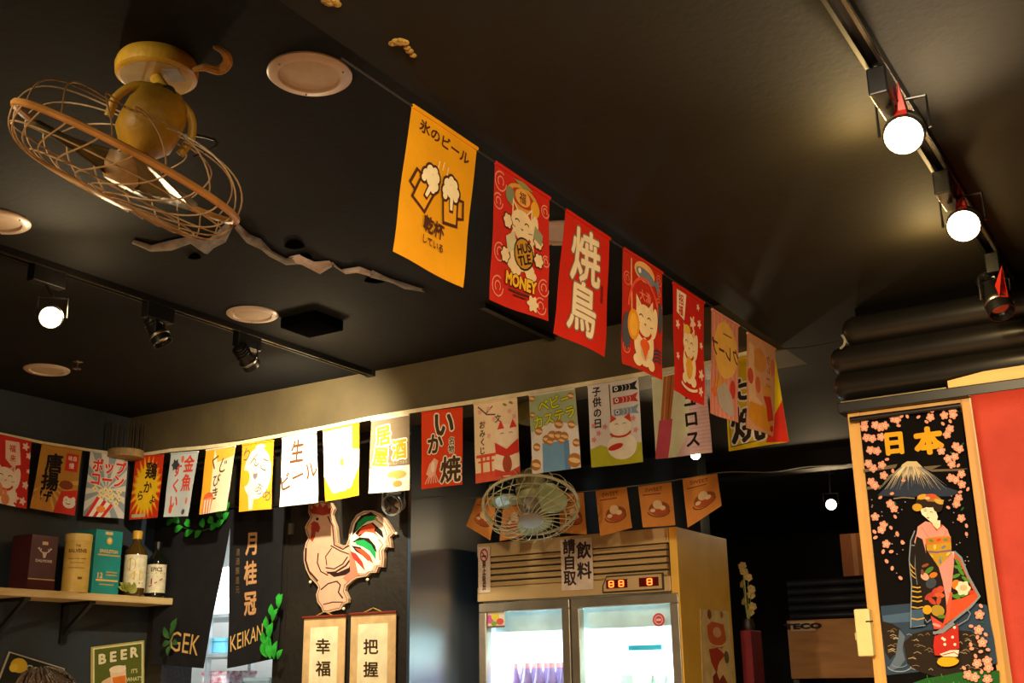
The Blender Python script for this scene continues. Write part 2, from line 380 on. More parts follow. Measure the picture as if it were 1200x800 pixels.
g = G().box((0, 0, -.02), (.17, .16, .04), b=.004); sp = tag(g.build('ceiling_speaker', mat('speaker_black', '060606', 1, spec=0), T=Matrix.Translation(onZ(366, 374, 2.8))), 'flat black box fixed to the ceiling right of the middle downlight', 'speaker')
t = thing('sprinkler_head', onZ(91, 423, 2.8), 'tiny chrome sprinkler on the ceiling near the left downlight', 'sprinkler')
G().lathe([(.022, 0), (.022, -.004), (.006, -.008), (.006, -.03), (.018, -.032), (.018, -.034), (0, -.034)], 16).build('rosette', mat('chrome', 'b0a898', .25, metal=1), t, smooth=True)
t = tag(G().box((0, 0, 0), (.5, .025, .02)).build('ceiling_slot_vent', mat('vent_black', '101012', .4), T=frame(onZ(608, 378, 2.79), (0, 0, 1), (0, 1, 0))), 'slim black slot fixture on the ceiling behind the hustle cat banner', 'vent')

# ================================================================ TRACKS AND SPOT HEADS
TRK = mat('track_black', '0e0e10', .35, scale=30); HEADM = mat('spot_housing_black', '121214', .3, scale=20); STEEL = mat('brushed_steel', 'a8a49c', .3, metal=1)
BULB = mat('lit_bulb', 'ffe9b0', .5, emit=40); OFFB = mat('dark_reflector', '9a9488', .15, metal=1)
REDP = mat('red_plastic', 'a02318', .4)
def track(X, z, y0, y1, label):
    t = thing('lighting_track', (X, (y0+y1)/2, z), label, 'lighting track')
    L = (y1-y0)
    G().box((-.015, 0, -.011), (.008, L, .022)).box((.015, 0, -.011), (.008, L, .022)).box((0, 0, -.002), (.03, L, .004)).build('rail', TRK, t)
    G().box((.0135, 0, -.0235), (.007, L, .003)).build('rail_edge', mat('rail_bright_edge', '6a5d4c', .25, metal=.9), t)
    G().box((0, L/2+.01, -.012), (.042, .02, .026)).build('end_cap', TRK, t)
TX = -3.05
track(TX, 2.8, -2.2, 3.72, 'long black lighting track running across the left ceiling to the beam')
track(-.40, 2.59, -2.5, 3.42, 'black lighting track on the right ceiling carrying the glaring spotlights')
def spot(name, top, pivot, direction, label, lit=0, r=.038, L=.10, red=False, power=0, color=WARM, angle=70, bl=.6, col=HEADM, adapter=(.035, .12, .055), group='track spotlights'):
    top = Vector(top); pivot = Vector(pivot); t = thing(name, top, label, 'spotlight', group)
    d = Vector(direction).normalized(); lp = pivot-top
    if adapter: G().box((0, 0, -adapter[2]/2), adapter, b=.003).build('adapter', col, t)
    side = d.cross(Vector((0, 0, 1))); side = side.normalized() if side.length > .01 else Vector((1, 0, 0))
    # yoke: two arms and a bridge
    up = Vector((0, 0, 1)); zt = Vector((0, 0, -(adapter[2] if adapter else 0)))
    br = lp + up*(r+.03)
    G().tube([zt, br], .005).build('stem', col, t)
    g = G().tube([lp+side*(r+.008), lp+side*(r+.008)+up*(r+.028), lp-side*(r+.008)+up*(r+.028), lp-side*(r+.008)], .0035, 6); g.build('yoke', col, t)
    F = frame(lp, d)
    G().lathe([(r*.35, -L*.75), (r*.6, -L*.7), (r*.72, -L*.4), (r*.85, -L*.1), (r, L*.15), (r, L*.35), (r*.93, L*.35), (r*.8, L*.1), (r*.3, -.2*L)], 24).build('housing', col, t, T=F, smooth=True)
    G().lathe([(r*.99, L*.02), (r*1.04, L*.04), (r*1.04, L*.10), (r*.99, L*.12)], 24).build('ring', STEEL, t, T=F, smooth=True)
    for k in range(3): G().lathe([(r*.70, 0), (r*.86, 0), (r*.86, .003), (r*.70, .003)], 20).build('fin', col, t, T=F @ Matrix.Translation((0, 0, -L*(.62-.12*k))))
    G().lathe([(0, L*.28), (r*.6, L*.27), (r*.90, L*.22)], 24).build('lens', BULB if lit else OFFB, t, T=F, smooth=True)
    if red:
        F2 = frame(lp, d, up); G().add([(r*1.05, -.012, -.02), (r*1.05, .012, -.02), (r*2.4, 0, -.05), (r*1.0, -.012, .02), (r*1.0, .012, .02)], [(0, 1, 2), (0, 3, 4, 1), (0, 2, 3), (1, 4, 2)]).build('red_flap', REDP, t, T=F2)
    if power:
        q = pivot + d*(L*.45); lamp(name+'_light', 'SPOT', q, q+d, power, color, .03, angle, bl)
    return t
HZ = lambda x, y, z: onZ(x, y, z)
# left track: far-left lit head, two dark heads
a3 = onX(55, 325, TX); spot('track_spotlight', (TX, a3.y, 2.778), onX(60, 371, TX+.02), (EYE-onX(60, 371, TX))*1+Vector((-.3, 0, -.2)), 'glowing track spotlight at the far left of the ceiling', lit=1, r=.036, power=14, angle=130)
a1 = onX(186, 362, TX); spot('track_spotlight', (TX, a1.y, 2.778), onX(186, 392, TX-.01), (.45, .25, -.9), 'unlit black track spotlight left of the middle downlight, pointing down', r=.036)
a2 = onX(290, 392, TX); p2 = onX(290, 421, TX); spot('track_spotlight', (TX, a2.y, 2.778), p2, (-.15, .85, -.50), 'black track spotlight with reddish bracket beside the middle downlight', r=.036)
lamp('track_spotlight_light', 'SPOT', p2 + Vector((.03, .07, -.03)), (-3.42, 3.74, 2.38), 120, (1, .86, .60), .02, 100, .9)
# right track
for (x, y, dz, lab, li, pw) in ((1060, 155, .13, 'brightest glaring spotlight on the right ceiling', 1, 60), (1130, 262, .13, 'second glaring spotlight, nearer the red curtain', 1, 60)):
    q = onZ(x, y, 2.59-dz); spot('track_spotlight', (-.40, q.y-.02, 2.566), q, (EYE-q)*.5+Vector((-.1, 0, -.25)), lab, lit=li, r=.037, L=.09, red=True, power=pw, angle=120, bl=.8)
q = onZ(1168, 352, 2.44); spot('track_spotlight', (-.40, q.y+.03, 2.566), q, (.25, -.35, -.9), 'unlit black spotlight with a red flap at the right edge above the black roll canopy', red=True, r=.034, L=.13)
# point lights added to stand in for the glow around the lamp housings
lamp('spotlight_glow_fill', 'POINT', (-.50, 2.2, 2.50), None, 4.5, (1, .68, .26), .03)
lamp('spotlight_glow_fill', 'POINT', (-.50, 2.85, 2.50), None, 4.5, (1, .68, .26), .03)
lamp('spotlight_glow_fill', 'POINT', tuple(onX(60, 371, TX)+Vector((.08, .05, .02))), None, 2.5, (1, .7, .34), .03)
q = onY(815, 533, 4.45); spot('ceiling_spotlight', (q.x, q.y+.02, 2.59), q, EYE-q, 'small lit spotlight below the churro banner', lit=1, r=.022, L=.07, power=12, angle=130, group='spotlights beyond the beam')
q = onY(974, 591, 6.0); spot('ceiling_spotlight', (q.x, q.y+.02, 2.59), q, EYE-q, 'far lit spotlight in the dark passage left of the geisha tapestry', lit=1, r=.030, L=.09, power=8, angle=110, group='spotlights beyond the beam')
lamp('passage_glow_fill', 'POINT', tuple(q+Vector((.12, -.12, .06))), None, 1.0, (1, .72, .38), .03)  # added point light for the glow around the passage lamp
lamp('spotlight_glow_fill', 'POINT', (-2.9, 3.2, 2.62), None, 4.0, (1, .74, .42), .03)  # added point light that brightens the ceiling between track and beam
SIL = mat('silver_paint', 'a9adb0', .35, metal=.6)
q = onY(461, 591, 3.83); t = spot('wall_spotlight', q+Vector((0, .12, .10)), q, (.15, -1, -.35), 'small silver spotlight with a dark cross grille above the rooster tail', r=.045, L=.07, col=SIL, adapter=None, group=None)
F = frame(q-t.location, (.15, -1, -.35), (0, 0, 1))
for a in (PI/4, -PI/4): G().box((0, 0, .026), (.07, .014, .006), T=Matrix.Rotation(a, 4, 'Z')).build('grille_bar', mat('grille_dark', '2a1d12', .5), t, T=F)
# ================================================================ BANNERS
CLOTH = {}
def cloth_mat(c): return mat('banner_cloth_' + c, c, .85, var=.04, scale=14, bump=.15, bscale=300, spec=.15)
RED, CREAM, BLK_, WHT = 'cc2a1e', 'eadcc0', '1c1512', 'f6f2e8'
def banner(kind, v, corners, col, label, group, ph, draw, seg=(10, 14), rip=.004):
    f = {'X': onX, 'Y': onY}[kind]
    c3 = [f(x, y, v) for x, y in corners]
    t = thing('banner', (c3[0]+c3[1])/2, label, 'banner', group)
    pan = Panel(*c3, rip=rip, ph=ph, grid=(8, 12))
    nx = 8; pan.cloth(t.location, .0008).build('cloth', cloth_mat(col), t)
    g = G(); top = [pan.P(10*i/nx, 0, .001) - t.location for i in range(nx+1)]
    g.tube(top, .0045, 6); g.build('hem', cloth_mat(col), t, smooth=True)
    a = Art(pan); draw(a); a.build(t); return t
def d_beer(a):
    K = '4a1d10'
    a.text('氷のビール', 5.1, 1.45, 1.35, K, bold=.035, rot=3, sx=1.15)
    for p in ((4.6, 3.6), (5.3, 3.4), (6.0, 3.65)): a.line([(p[0]-.12, p[1]+.9), (p[0], p[1])], .2, 'f3cc78')
    for cx, cy, q, ang in ((3.3, 6.7, -1, 24), (6.9, 6.7, 1, -9)):
        ca, sa = math.cos(math.radians(ang)), math.sin(math.radians(ang)); R = lambda pts: [(cx+x*ca-y*sa, cy+x*sa+y*ca) for x, y in pts]
        a.line(R([(q*1.0, -.4), (q*1.95, -.4), (q*1.95, 1.3), (q*1.0, 1.4)]), .34, K)
        a.poly(R([(-1.3, -1.0), (1.3, -1.0), (1.15, 2.3), (-1.15, 2.3)]), K); a.poly(R([(-1.02, -1.0), (1.02, -1.0), (.88, 2.02), (-.88, 2.02)]), 'e59f14')
        for colr, e in ((K, .25), ('f5e3b4', 0)):
            for x, y, rr in ((-.8, -.9, .5), (0, -.9, .6), (.8, -.9, .5), (-.6, -1.6, .5), (.45, -1.6, .55), (0, -2.0, .4), (-.85, -.4, .35), (.75, -.4, .35)):
                ex, ey = R([(x, y)])[0]; a.ell(ex, ey, rr+e, rr+e, colr, 12)
            a.poly(R([(-q*.1-e*.7, -.5), (-q*.1+.5+e*.7, -.5), (-q*.1+.42+e*.5, .8+e), (-q*.1+.05-e*.5, .8+e)]), colr)
    a.text('乾杯', 4.9, 10.0, 1.6, K, bold=.05); a.text('している', 5.0, 11.5, .85, K, bold=.025)
def swirls(a, pts, col='e98a72', w=.16):
    for x, y, r in pts:
        a.arc(x, y, r, r, 0, 300, w, col, 12); a.arc(x, y, r*.5, r*.5, 120, 400, w, col, 10)
def d_hustle(a):
    swirls(a, ((1.0, 1.6, 1.0), (.7, 3.8, .8), (9.2, 1.9, .7), (1.2, 8.9, .9), (9.1, 10.6, .9), (1.3, 12.3, 1.0), (8.6, 12.7, .9), (9.3, 7.6, .6)))
    a.ell(5, 2.2, 3.0, 1.6, 'd29a3a'); a.ell(5, 2.0, 2.2, 1.0, 'b3352a'); a.ell(5, 1.9, 1.4, .9, 'e0a548'); a.text('福', 5, 1.9, 1.3, '6a2416', bold=.03)
    a.ell(2.7, 2.4, .8, .9, '7d8460'); a.ell(7.3, 2.4, .8, .9, 'e2a82a'); a.poly([(3.2, .4), (5.2, .1), (6.8, .6), (5, .9)], '8d8a50')
    cat_fig(a, 5, 4.9, 1.15, 'ead0a4', 'b8392a', '3a1d12')
    for p in ((2.4, 5.3), (7.9, 5.9), (2.2, 8.9), (8.0, 7.9)): a.blob(p[0], p[1], .85, '3a1d12', 6, .12); a.blob(p[0], p[1], .72, 'ead0a4', 6, .12)
    a.poly([(2.1, 7.0), (3.6, 6.0), (4.2, 7.6), (2.6, 8.6)], 'c9c29a'); a.poly([(7.3, 4.2), (8.7, 4.9), (8.4, 6.2), (7.0, 5.6)], '8f9270')
    a.ell(5.4, 7.9, 1.75, 1.75, '2b1a10'); a.ell(5.4, 7.9, 1.55, 1.55, 'c08a2a')
    a.text('HUS', 5.4, 7.3, 1.35, '21140d', bold=.04, rot=-22); a.text('TLE', 5.6, 8.5, 1.35, '21140d', bold=.04, rot=-22)
    a.ell(4.2, 9.9, .9, .55, 'ead0a4'); a.ell(6.8, 9.9, .9, .55, 'ead0a4')
    a.text('MONEY', 5.2, 11.0, 1.75, 'f0b92a', bold=.05, out=('3a1d12', .05), sx=.85)
    a.rect(3.2, 12.0, 7.0, 12.2, '5b2a1c'); a.rect(4.0, 12.4, 6.2, 12.55, '5b2a1c'); a.blob(7.2, 12.8, .8, 'ead0a4', 6, .2)
def d_yakitori(a):
    a.text('焼', 4.9, 3.9, 6.6, 'f1dfc0', bold=.035, out=('8a7365', .03), sx=.95, rot=-4); a.text('鳥', 4.7, 9.9, 6.2, 'f1dfc0', bold=.035, out=('8a7365', .03), sx=.9, rot=2)
    a.text('居酒屋', 8.6, 7.2, .7, '7a1d16', vert=True, bold=.02)
def d_fishcat(a):
    swirls(a, ((1.0, 3.4, .8), (9.0, 1.4, .7), (8.9, 4.6, .8), (.9, 11.8, .7), (9.0, 3.0, .5)), 'e0705c')
    a.rect(1.75, .6, 2.05, 8.5, 'e8a06a'); a.ell(5.2, 1.5, 2.6, 1.3, 'e8b070'); a.ell(5.4, 1.9, 2.4, .85, '75809a', rot=.15); a.poly([(7.5, 2.1), (9.0, 1.4), (8.8, 3.4)], '75809a'); a.ell(3.9, 1.55, .35, .35, 'f2e4cf')
    a.arc(5, 7.6, 3.9, 5.2, 190, 350, .4, 'e8553c', 16); a.text('大漁', 5.2, 4.6, 1.5, 'f0785a', bold=.05)
    for y in range(4): a.arc(8.8, 12-.0+y*.45, 1.8, 1.5, 180, 300, .2, '33415c')
    a.ell(.9, 9.8, .9, 2.2, '4a4f60'); a.ell(9.2, 6.3, .6, 2.0, '4a4f60')
    cat_fig(a, 5.0, 7.6, 1.35, 'f3dcb4', 'f0c9a0', '54301c', 'c62f22', 'd8c39a'); a.ell(2.3, 8.8, 1.3, 1.9, 'e89a24'); a.ell(2.3, 8.8, .9, 1.4, 'f2b440')
    a.poly([(3.9, 10.6), (6.3, 10.6), (5.1, 12.6)], 'e8632a'); a.ell(5.1, 10.7, 1.25, .7, 'e8632a')
def d_redcat(a):
    a.poly([(1.0, .5), (4.0, .5), (3.3, 4.2), (.9, 3.6)], 'efd8c8'); a.text('招', 2.3, 1.6, 1.5, 'b8281c', bold=.05); a.text('福', 2.2, 3.1, 1.4, 'b8281c', bold=.05)
    for x, y, r in ((6.2, 3.8, .8), (8.4, 3.4, .5), (7.9, 1.2, .4), (4.5, 5.2, .5), (9.1, 6.2, .4), (1.2, 5.2, .5), (8.9, 10.2, .6), (1.0, 9.4, .4), (8.8, 12.4, .5)): a.blob(x, y, r, 'f0c9b4', 5, .35)
    cat_fig(a, 5.0, 7.0, 1.2, 'efdcb8', 'e8a06a', '8a5a34', 'b8281c', 'e6a02a'); a.ell(4.3, 5.1, 1.1, .6, 'e6c04a'); a.blob(5, 9.9, 1.2, 'e6a83a', 8, .1)
    a.arc(5, 12.2, 3.0, .7, 20, 160, .35, 'f0dcc4')
def d_crepe(a):
    for i in range(7): a.rect(.5+i*1.4, 0, 1.1+i*1.4, 14, 'e39a8a')
    a.ell(5.2, 4.6, 4.3, 4.0, 'e8b45a'); a.text('クレープ', 4.9, 4.9, 2.5, '5a3020', bold=.035, mirror=True); a.rect(4.2, 2.3, 7.4, 2.5, '7a4c30')
    for i in range(4): a.ell(2.2+i*.9, 9.3+.1*i, .35, 1.0, 'dd9a34', rot=.3)
    a.ell(2.0, 10.8, 1.5, .6, 'e2763a'); a.ell(7.9, 9.7, .9, 1.3, 'c8392c'); a.poly([(2.4, 10.4), (5.4, 9.0), (7.6, 10.6), (8.4, 13.2), (6.6, 13.6), (3.4, 12.6)], 'b4a8a4')
def d_amber(a):
    a.rect(0, 0, 10, 14, 'e0a27a'); a.ell(4.2, 3.2, 2.4, 1.8, 'dd9048'); a.text('クレープ', 7.3, 4.8, 1.5, '9a4a34', vert=True, mirror=True, bold=.03)
    a.poly([(.5, 1.2), (2.2, 1.4), (2.8, 9.0), (4.8, 9.8), (4.5, 10.8), (.4, 10.2)], 'eebc96'); a.ell(1.2, 6.2, 1.0, 1.2, 'd3543c'); a.ell(3.6, 7.1, .9, 1.3, 'd86a42'); a.ell(6.8, 7.8, 1.6, 1.2, 'e59a44'); a.ell(9, 3.4, .9, 1.4, 'e27a58')
    a.poly([(.8, 10.0), (7, 10.2), (9.4, 13.2), (6.4, 13.7), (2.6, 13.2), (.6, 12.2)], 'e3962c'); a.poly([(5.2, 8.6), (8.0, 8.2), (9.6, 11.6), (7.0, 12.2), (6.2, 10.0)], 'cf3a26'); a.ell(9.0, 13.0, .8, .5, 'cc3020')
UX = -1.19; UG = 'banners on the diagonal row under the ceiling'
U = [
 (((483,124),(559,174.5),(458.3,295),(542.5,337)), 'e39d12', 'plain yellow banner with two beer mugs clinking, nearest of the upper row', d_beer),
 (((580,190.5),(643.6,232.5),(573.6,351),(641,376.5)), 'c8281b', 'red banner with lucky cat holding a gold coin reading HUSTLE above yellow MONEY', d_hustle),
 (((663,246),(714,280),(650.5,390),(708.7,418)), 'cb2717', 'plain red banner with two large cream brush characters for grilled chicken', d_yakitori),
 (((730.4,291),(776,320),(729,426),(778,445)), 'bd2c1c', 'red banner with a cream lucky cat holding a rod and a blue fish', d_fishcat),
 (((788.5,331.5),(825,355),(789,457),(825,475)), 'c0241c', 'dark red banner with white blossoms and a slim white lucky cat', d_redcat),
 (((834,362.5),(865,382),(832.7,484),(863.7,495.5)), 'd9897a', 'pink striped banner with a yellow disc and mirrored brown lettering', d_crepe),
 (((875.7,390),(908,409),(876.5,501),(907,511)), 'dd9a70', 'last banner of the upper row, amber and pink, hanging before the yellow brush banner', d_amber)]
for i, (c, col, lab, dr) in enumerate(U): banner('X', UX, c, col, lab, UG, i*1.7, dr)

def d_l1(a):
    a.poly([(3.9, .8), (7.2, .6), (7.8, 5.2), (5.6, 5.9), (4.0, 4.6)], 'efc9b8'); a.text('福', 5.6, 2.2, 1.6, 'c83a2a', bold=.03); a.text('来', 5.8, 4.2, 1.5, 'c83a2a', bold=.03)
    for x, y, r in ((8.7, 1.2, .7), (9.6, 3.0, .6), (9.3, 9.2, .7), (8.8, 12.6, .7), (9.8, 6.2, .4), (6.8, 12.2, .9)): a.blob(x, y, r, 'f0cdb8', 5, .3)
    cat_fig(a, 4.2, 8.4, 1.5, 'f0dccb', 'e0857a', '7a4a3a', 'c8362a', 'dd8a5a'); a.ell(2.4, 11.2, 1.2, 1.6, 'dd8a5a')
def d_l2(a):
    for k in range(9): t = k*.33-.2; a.poly([(3, 8), (3+16*math.cos(t), 8+16*math.sin(t)), (3+16*math.cos(t+.14), 8+16*math.sin(t+.14))], 'd9a85a')
    a.rect(6.4, 1.0, 9.4, 4.8, 'd5342c'); a.text('味自', 7.9, 2.0, 1.1, 'f3e6da', bold=.04); a.text('慢', 7.9, 3.6, 1.3, 'f3e6da', bold=.04)
    a.text('唐', 3.6, 3.6, 4.3, BLK_, bold=.06, rot=-4); a.text('揚', 3.3, 7.6, 4.2, BLK_, bold=.06, rot=-3); a.text('げ', 2.9, 11.2, 3.4, BLK_, bold=.05)
    a.poly([(6.3, 9.3), (10, 8.6), (10, 14), (5.2, 14)], 'd0382c'); a.ell(7.2, 7.9, 1.6, 1.0, '8a4326'); a.ell(8.4, 11.6, 1.4, 1.1, 'f3ece0'); a.ell(7.6, 10.9, .6, .7, 'f3ece0'); a.ell(9.2, 10.8, .5, .6, 'f3ece0'); a.arc(8.2, 11.5, .5, .35, 20, 160, .15, '3a2a22'); a.ell(7.7, 11.0, .12, .12, '3a2a22', 8)
    a.poly([(0, 13), (1, 9), (2, 12), (4.5, 12.2), (5.2, 14), (0, 14)], 'c88a3a')
def d_popcorn(a):
    for k in range(12): t = 2*PI*k/12; a.poly([(5, 8), (5+15*math.cos(t), 8+15*math.sin(t)), (5+15*math.cos(t+.26), 8+15*math.sin(t+.26))], '8f9aa0')
    a.text('ポップ', 5.3, 2.9, 3.1, 'd8382a', bold=.075, out=('f6ece0', .03), sx=.95); a.text('コーン', 5.1, 5.8, 3.1, 'd8382a', bold=.075, out=('f6ece0', .03), sx=.95)
    for x, y in ((3.8, 8.6), (4.8, 8.0), (5.9, 8.2), (6.9, 9.1), (5.2, 9.2), (6.2, 9.9), (2.2, 7.9), (8.4, 9.6), (8.2, 8.2), (4.0, 9.6), (7.6, 10.8)): a.blob(x, y, .62, 'ead9a4', 4, .25); a.ell(x+.1, y+.1, .2, .2, 'b89a4a', 8)
    a.poly([(2.9, 9.6), (7.1, 11.3), (5.0, 14), (.4, 14)], 'f1e6da')
    for k in (0, 2, 4): a.poly([(2.9+.84*k, 9.6+.34*k), (2.9+.84*(k+.9), 9.6+.34*(k+.9)), (.4+.92*(k+.9), 14), (.4+.92*k, 14)], 'd2332a')
    a.ell(4.1, 12.3, 1.1, .8, 'e8893a')
def d_burst(a):
    a.burst(5, 7.2, 3.9, 5.9, 22, 'f08a18'); a.burst(5, 7.2, 3.2, 5.1, 22, 'f6c81e'); a.ell(5, 7.2, 3.6, 4.8, 'f6c81e')
    a.text('鶏', 6.2, 3.4, 4.0, '33200f', bold=.05, rot=6); a.text('か', 5.4, 7.0, 2.9, '33200f', bold=.05); a.text('ら', 3.2, 8.8, 2.4, '33200f', bold=.045); a.text('よ', 7.4, 9.8, 2.2, '33200f', bold=.045)
    a.rect(.8, 12.9, 5.4, 13.6, 'c9bf9a')
def d_kingyo(a):
    a.text('金魚', 7.2, 4.6, 3.9, 'e0492a', vert=True, bold=.045, gap=1.05); a.text('すくい', 3.2, 7.2, 3.3, 'e0492a', vert=True, bold=.05, gap=1.05)
    a.ell(2.2, 2.6, 1.1, 1.0, '4c4f58'); a.blob(2.2, 2.6, 1.1, '3b3f48', 6, .3); a.ell(4.6, 1.4, .5, .8, 'e57050'); a.ell(2.2, 12.3, .6, 1.0, 'e25032'); a.ell(7.6, 13.0, .7, .6, '4c4f58'); a.ell(8.3, 10.6, .5, .7, 'e8856a')
def d_kuji(a):
    a.rect(0, 0, 3, 14, 'f2ad2a'); a.poly([(3, 0), (10, 0), (10, 2), (4.5, 3)], 'f5bf45')
    a.text('くじ', 5.2, 3.4, 3.6, '5c4030', bold=.02, sx=.9, rot=20); a.text('びき', 4.9, 8.4, 2.9, '5c4030', vert=True, bold=.02, gap=1.0)
    a.ell(2.6, 10.6, 1.8, 1.2, 'd9633a'); a.poly([(1.0, 10.8), (4.6, 10.4), (4.0, 14), (.6, 14)], 'e48a5a')
    for k in range(3): a.rect(1.4+k, 11, 1.8+k, 14, 'f6ead8')
def d_ringo(a):
    a.ell(5.4, 6.4, 4.4, 5.4, 'fff4dc'); a.ell(1.6, 7.2, 1.5, 1.7, 'f2ad2a'); a.ell(6, .9, 1.6, .5, 'fff4dc')
    a.text('りんご', 4.9, 3.6, 3.2, '6b5a50', bold=.015, rot=22); a.text('あめ', 7.6, 10.4, 2.8, '6b5a50', bold=.015, rot=30); a.text('♥', 4.9, 7.0, 1.4, '8a7f86')
    a.poly([(3.0, 11), (5, 11), (4.4, 13.8), (3.4, 13.8)], 'fff4dc')
def d_nama(a):
    a.rect(8.8, 0, 10, 6, 'd8ecf2'); a.text('生', 4.6, 3.2, 5.0, '6d4426', bold=.035, skew=-.12, sx=.8); a.text('ビール', 5.0, 8.2, 3.6, '6d4426', bold=.03, rot=-14)
def d_ice(a):
    a.poly([(0, 0), (8, 0), (8, 4.6), (10, 5), (10, 8.5), (7.6, 12.2), (2.4, 12.8), (0, 9.2)], 'fff6e2'); a.poly([(8.4, 1.0), (10, .6), (10, 4.8), (8.0, 4.4)], 'f2a61e')
    for x, y, r in ((5.2, 5.2, 1.5), (4.0, 6.6, 1.2), (6.2, 6.8, 1.2), (4.7, 3.8, .9)): a.blob(x, y, r, 'e6dfdc', 7, .12)
    a.poly([(2.9, 7.5), (7.2, 7.5), (6.0, 12.6), (4.2, 12.6)], 'efe6da'); a.rect(4.6, 6.2, 5.6, 7.6, 'e0a03a'); a.text('かき氷', 2.4, 2.0, 1.2, '6d6a5a', bold=.02)
def d_izakaya(a):
    a.rect(0, 0, 10, 9.3, '8d7a60')
    a.text('居', 3.2, 3.2, 4.0, 'f0a426', bold=.06, out=('fdf6e4', .07), rot=-6); a.text('酒', 7.4, 6.2, 3.9, 'f0a426', bold=.06, out=('fdf6e4', .07), rot=-2); a.text('屋', 2.7, 7.2, 3.9, 'f0a426', bold=.06, out=('fdf6e4', .07), rot=6)
    a.text('おいしい つまみ', 7.0, 8.7, .7, 'd8c8a8', bold=.01)
    a.ell(6.8, 10.9, 2.4, .8, 'e8b060'); a.ell(5.0, 12.0, 2.0, .7, 'f0dcc0'); a.ell(7.0, 12.6, 1.2, .6, 'd99a50')
def d_ika(a):
    a.text('い', 5.6, 2.5, 5.4, '4c3620', bold=.06, out=('f3e6cf', .05)); a.text('か', 3.4, 6.0, 4.0, '4c3620', bold=.06, out=('f3e6cf', .05)); a.text('焼', 7.3, 11.0, 5.0, '4c3620', bold=.05, out=('f3e6cf', .05))
    a.text('名物', 7.4, 6.6, 1.5, '4c3620', vert=True, bold=.04, out=('f3e6cf', .08))
    a.poly([(2.0, 9.6), (3.2, 8.6), (4.2, 9.2), (3.6, 11.4), (2.4, 12.2), (1.2, 11.4)], 'f0b49a')
    for k in range(6): a.line([(2.2+.25*k, 11.4), (1.0+.7*k, 13.2)], .25, 'f0b49a')
    a.ell(2.9, 10.2, .5, 1.0, 'f6dccb')
def d_torii(a):
    a.rect(0, 12.3, 10, 14, 'd8563c'); a.line([(1.0, .6), (3.0, 2.2), (5.0, 2.4)], .25, '6b4630'); a.line([(2.8, 2.0), (4.4, .8)], .2, '6b4630')
    for x, y in ((1.4, 1.6), (3.4, 1.2), (4.6, 3.2), (2.2, 3.6), (8.2, 2.2), (3.4, 6.0), (9.2, 3.2)): a.blob(x, y, .4, 'e8a49a', 5, .3)
    for x, y in ((7.2, .9), (8.6, .7)): a.ell(x, y, .5, .22, '8a8a3a', rot=.4)
    a.text('おみくじ', 1.9, 6.2, 1.45, '4a3424', vert=True, bold=.03, gap=1.05); a.text('文', 5.6, 3.2, 1.5, '5a4a34', bold=.03)
    K = 'd8482e'; a.rect(.4, 9.2, 5.0, 9.7, K); a.rect(.8, 10.3, 4.6, 10.6, K); a.rect(1.4, 9.6, 1.85, 13, K); a.rect(3.5, 9.6, 3.95, 13, K); a.rect(2.5, 9.6, 2.8, 10.4, K)
    a.ell(7.2, 11.2, 2.8, 2.4, 'f0d8bc'); a.ell(7.4, 6.3, 2.4, 2.0, 'f0d8bc')
    for x, e in ((6.2, 4.2), (8.9, 4.2)): a.poly([(x-.8, e+1), (x, e-.6), (x+.8, e+.9)], 'd8382a')
    a.poly([(4.8, 7.4), (7.4, 8.8), (10, 7.2), (10, 9.6), (7.4, 10.2), (5.0, 9.4)], 'cf3428'); a.ell(7.4, 11.4, 1.0, 1.6, 'a8482e'); a.poly([(4.6, 12.0), (7.4, 12.9), (10, 12.0), (10, 13.4), (4.6, 13.4)], 'cf4434'); a.arc(6.5, 6.2, .4, .3, 200, 340, .12, '8a4a3a'); a.arc(8.4, 6.2, .4, .3, 200, 340, .12, '8a4a3a')
def bun(a, x, y, r, rot=0): a.ell(x, y, r, r*.9, 'b87838', rot=rot); a.ell(x+.05, y+.02, r*.9, r*.32, 'ecc890', rot=rot)
def d_castella(a):
    a.rect(0, 0, 10, 6.6, 'a6b48c'); a.ell(5.2, 9.8, 5.4, 4.4, 'e9e2da')
    a.text('ベビー', 5.4, 1.9, 2.4, 'd9d61e', bold=.045, out=('5f6a1a', .05), rot=-8); a.text('カステラ', 5.2, 4.5, 2.3, 'd9d61e', bold=.045, out=('5f6a1a', .05), rot=-8)
    a.rect(2.4, 8.9, 7.9, 14, '76a6cf'); a.rect(6.8, 8.9, 7.9, 14, '6390bd')
    for x, y, r in ((3.4, 8.3, .9), (4.6, 7.8, 1.0), (5.9, 8.0, 1.0), (7.0, 8.2, .9), (4.0, 8.8, .7), (6.4, 8.8, .7), (1.8, 6.6, .85), (6.1, 5.9, .9), (8.7, 6.3, .8), (1.2, 9.4, .8), (9.4, 9.6, .8), (.9, 12.5, 1.1), (8.8, 12.6, 1.4), (.6, .6, .7), (9.0, 1.2, .7), (.6, 3.6, .6)): bun(a, x, y, r, .3)
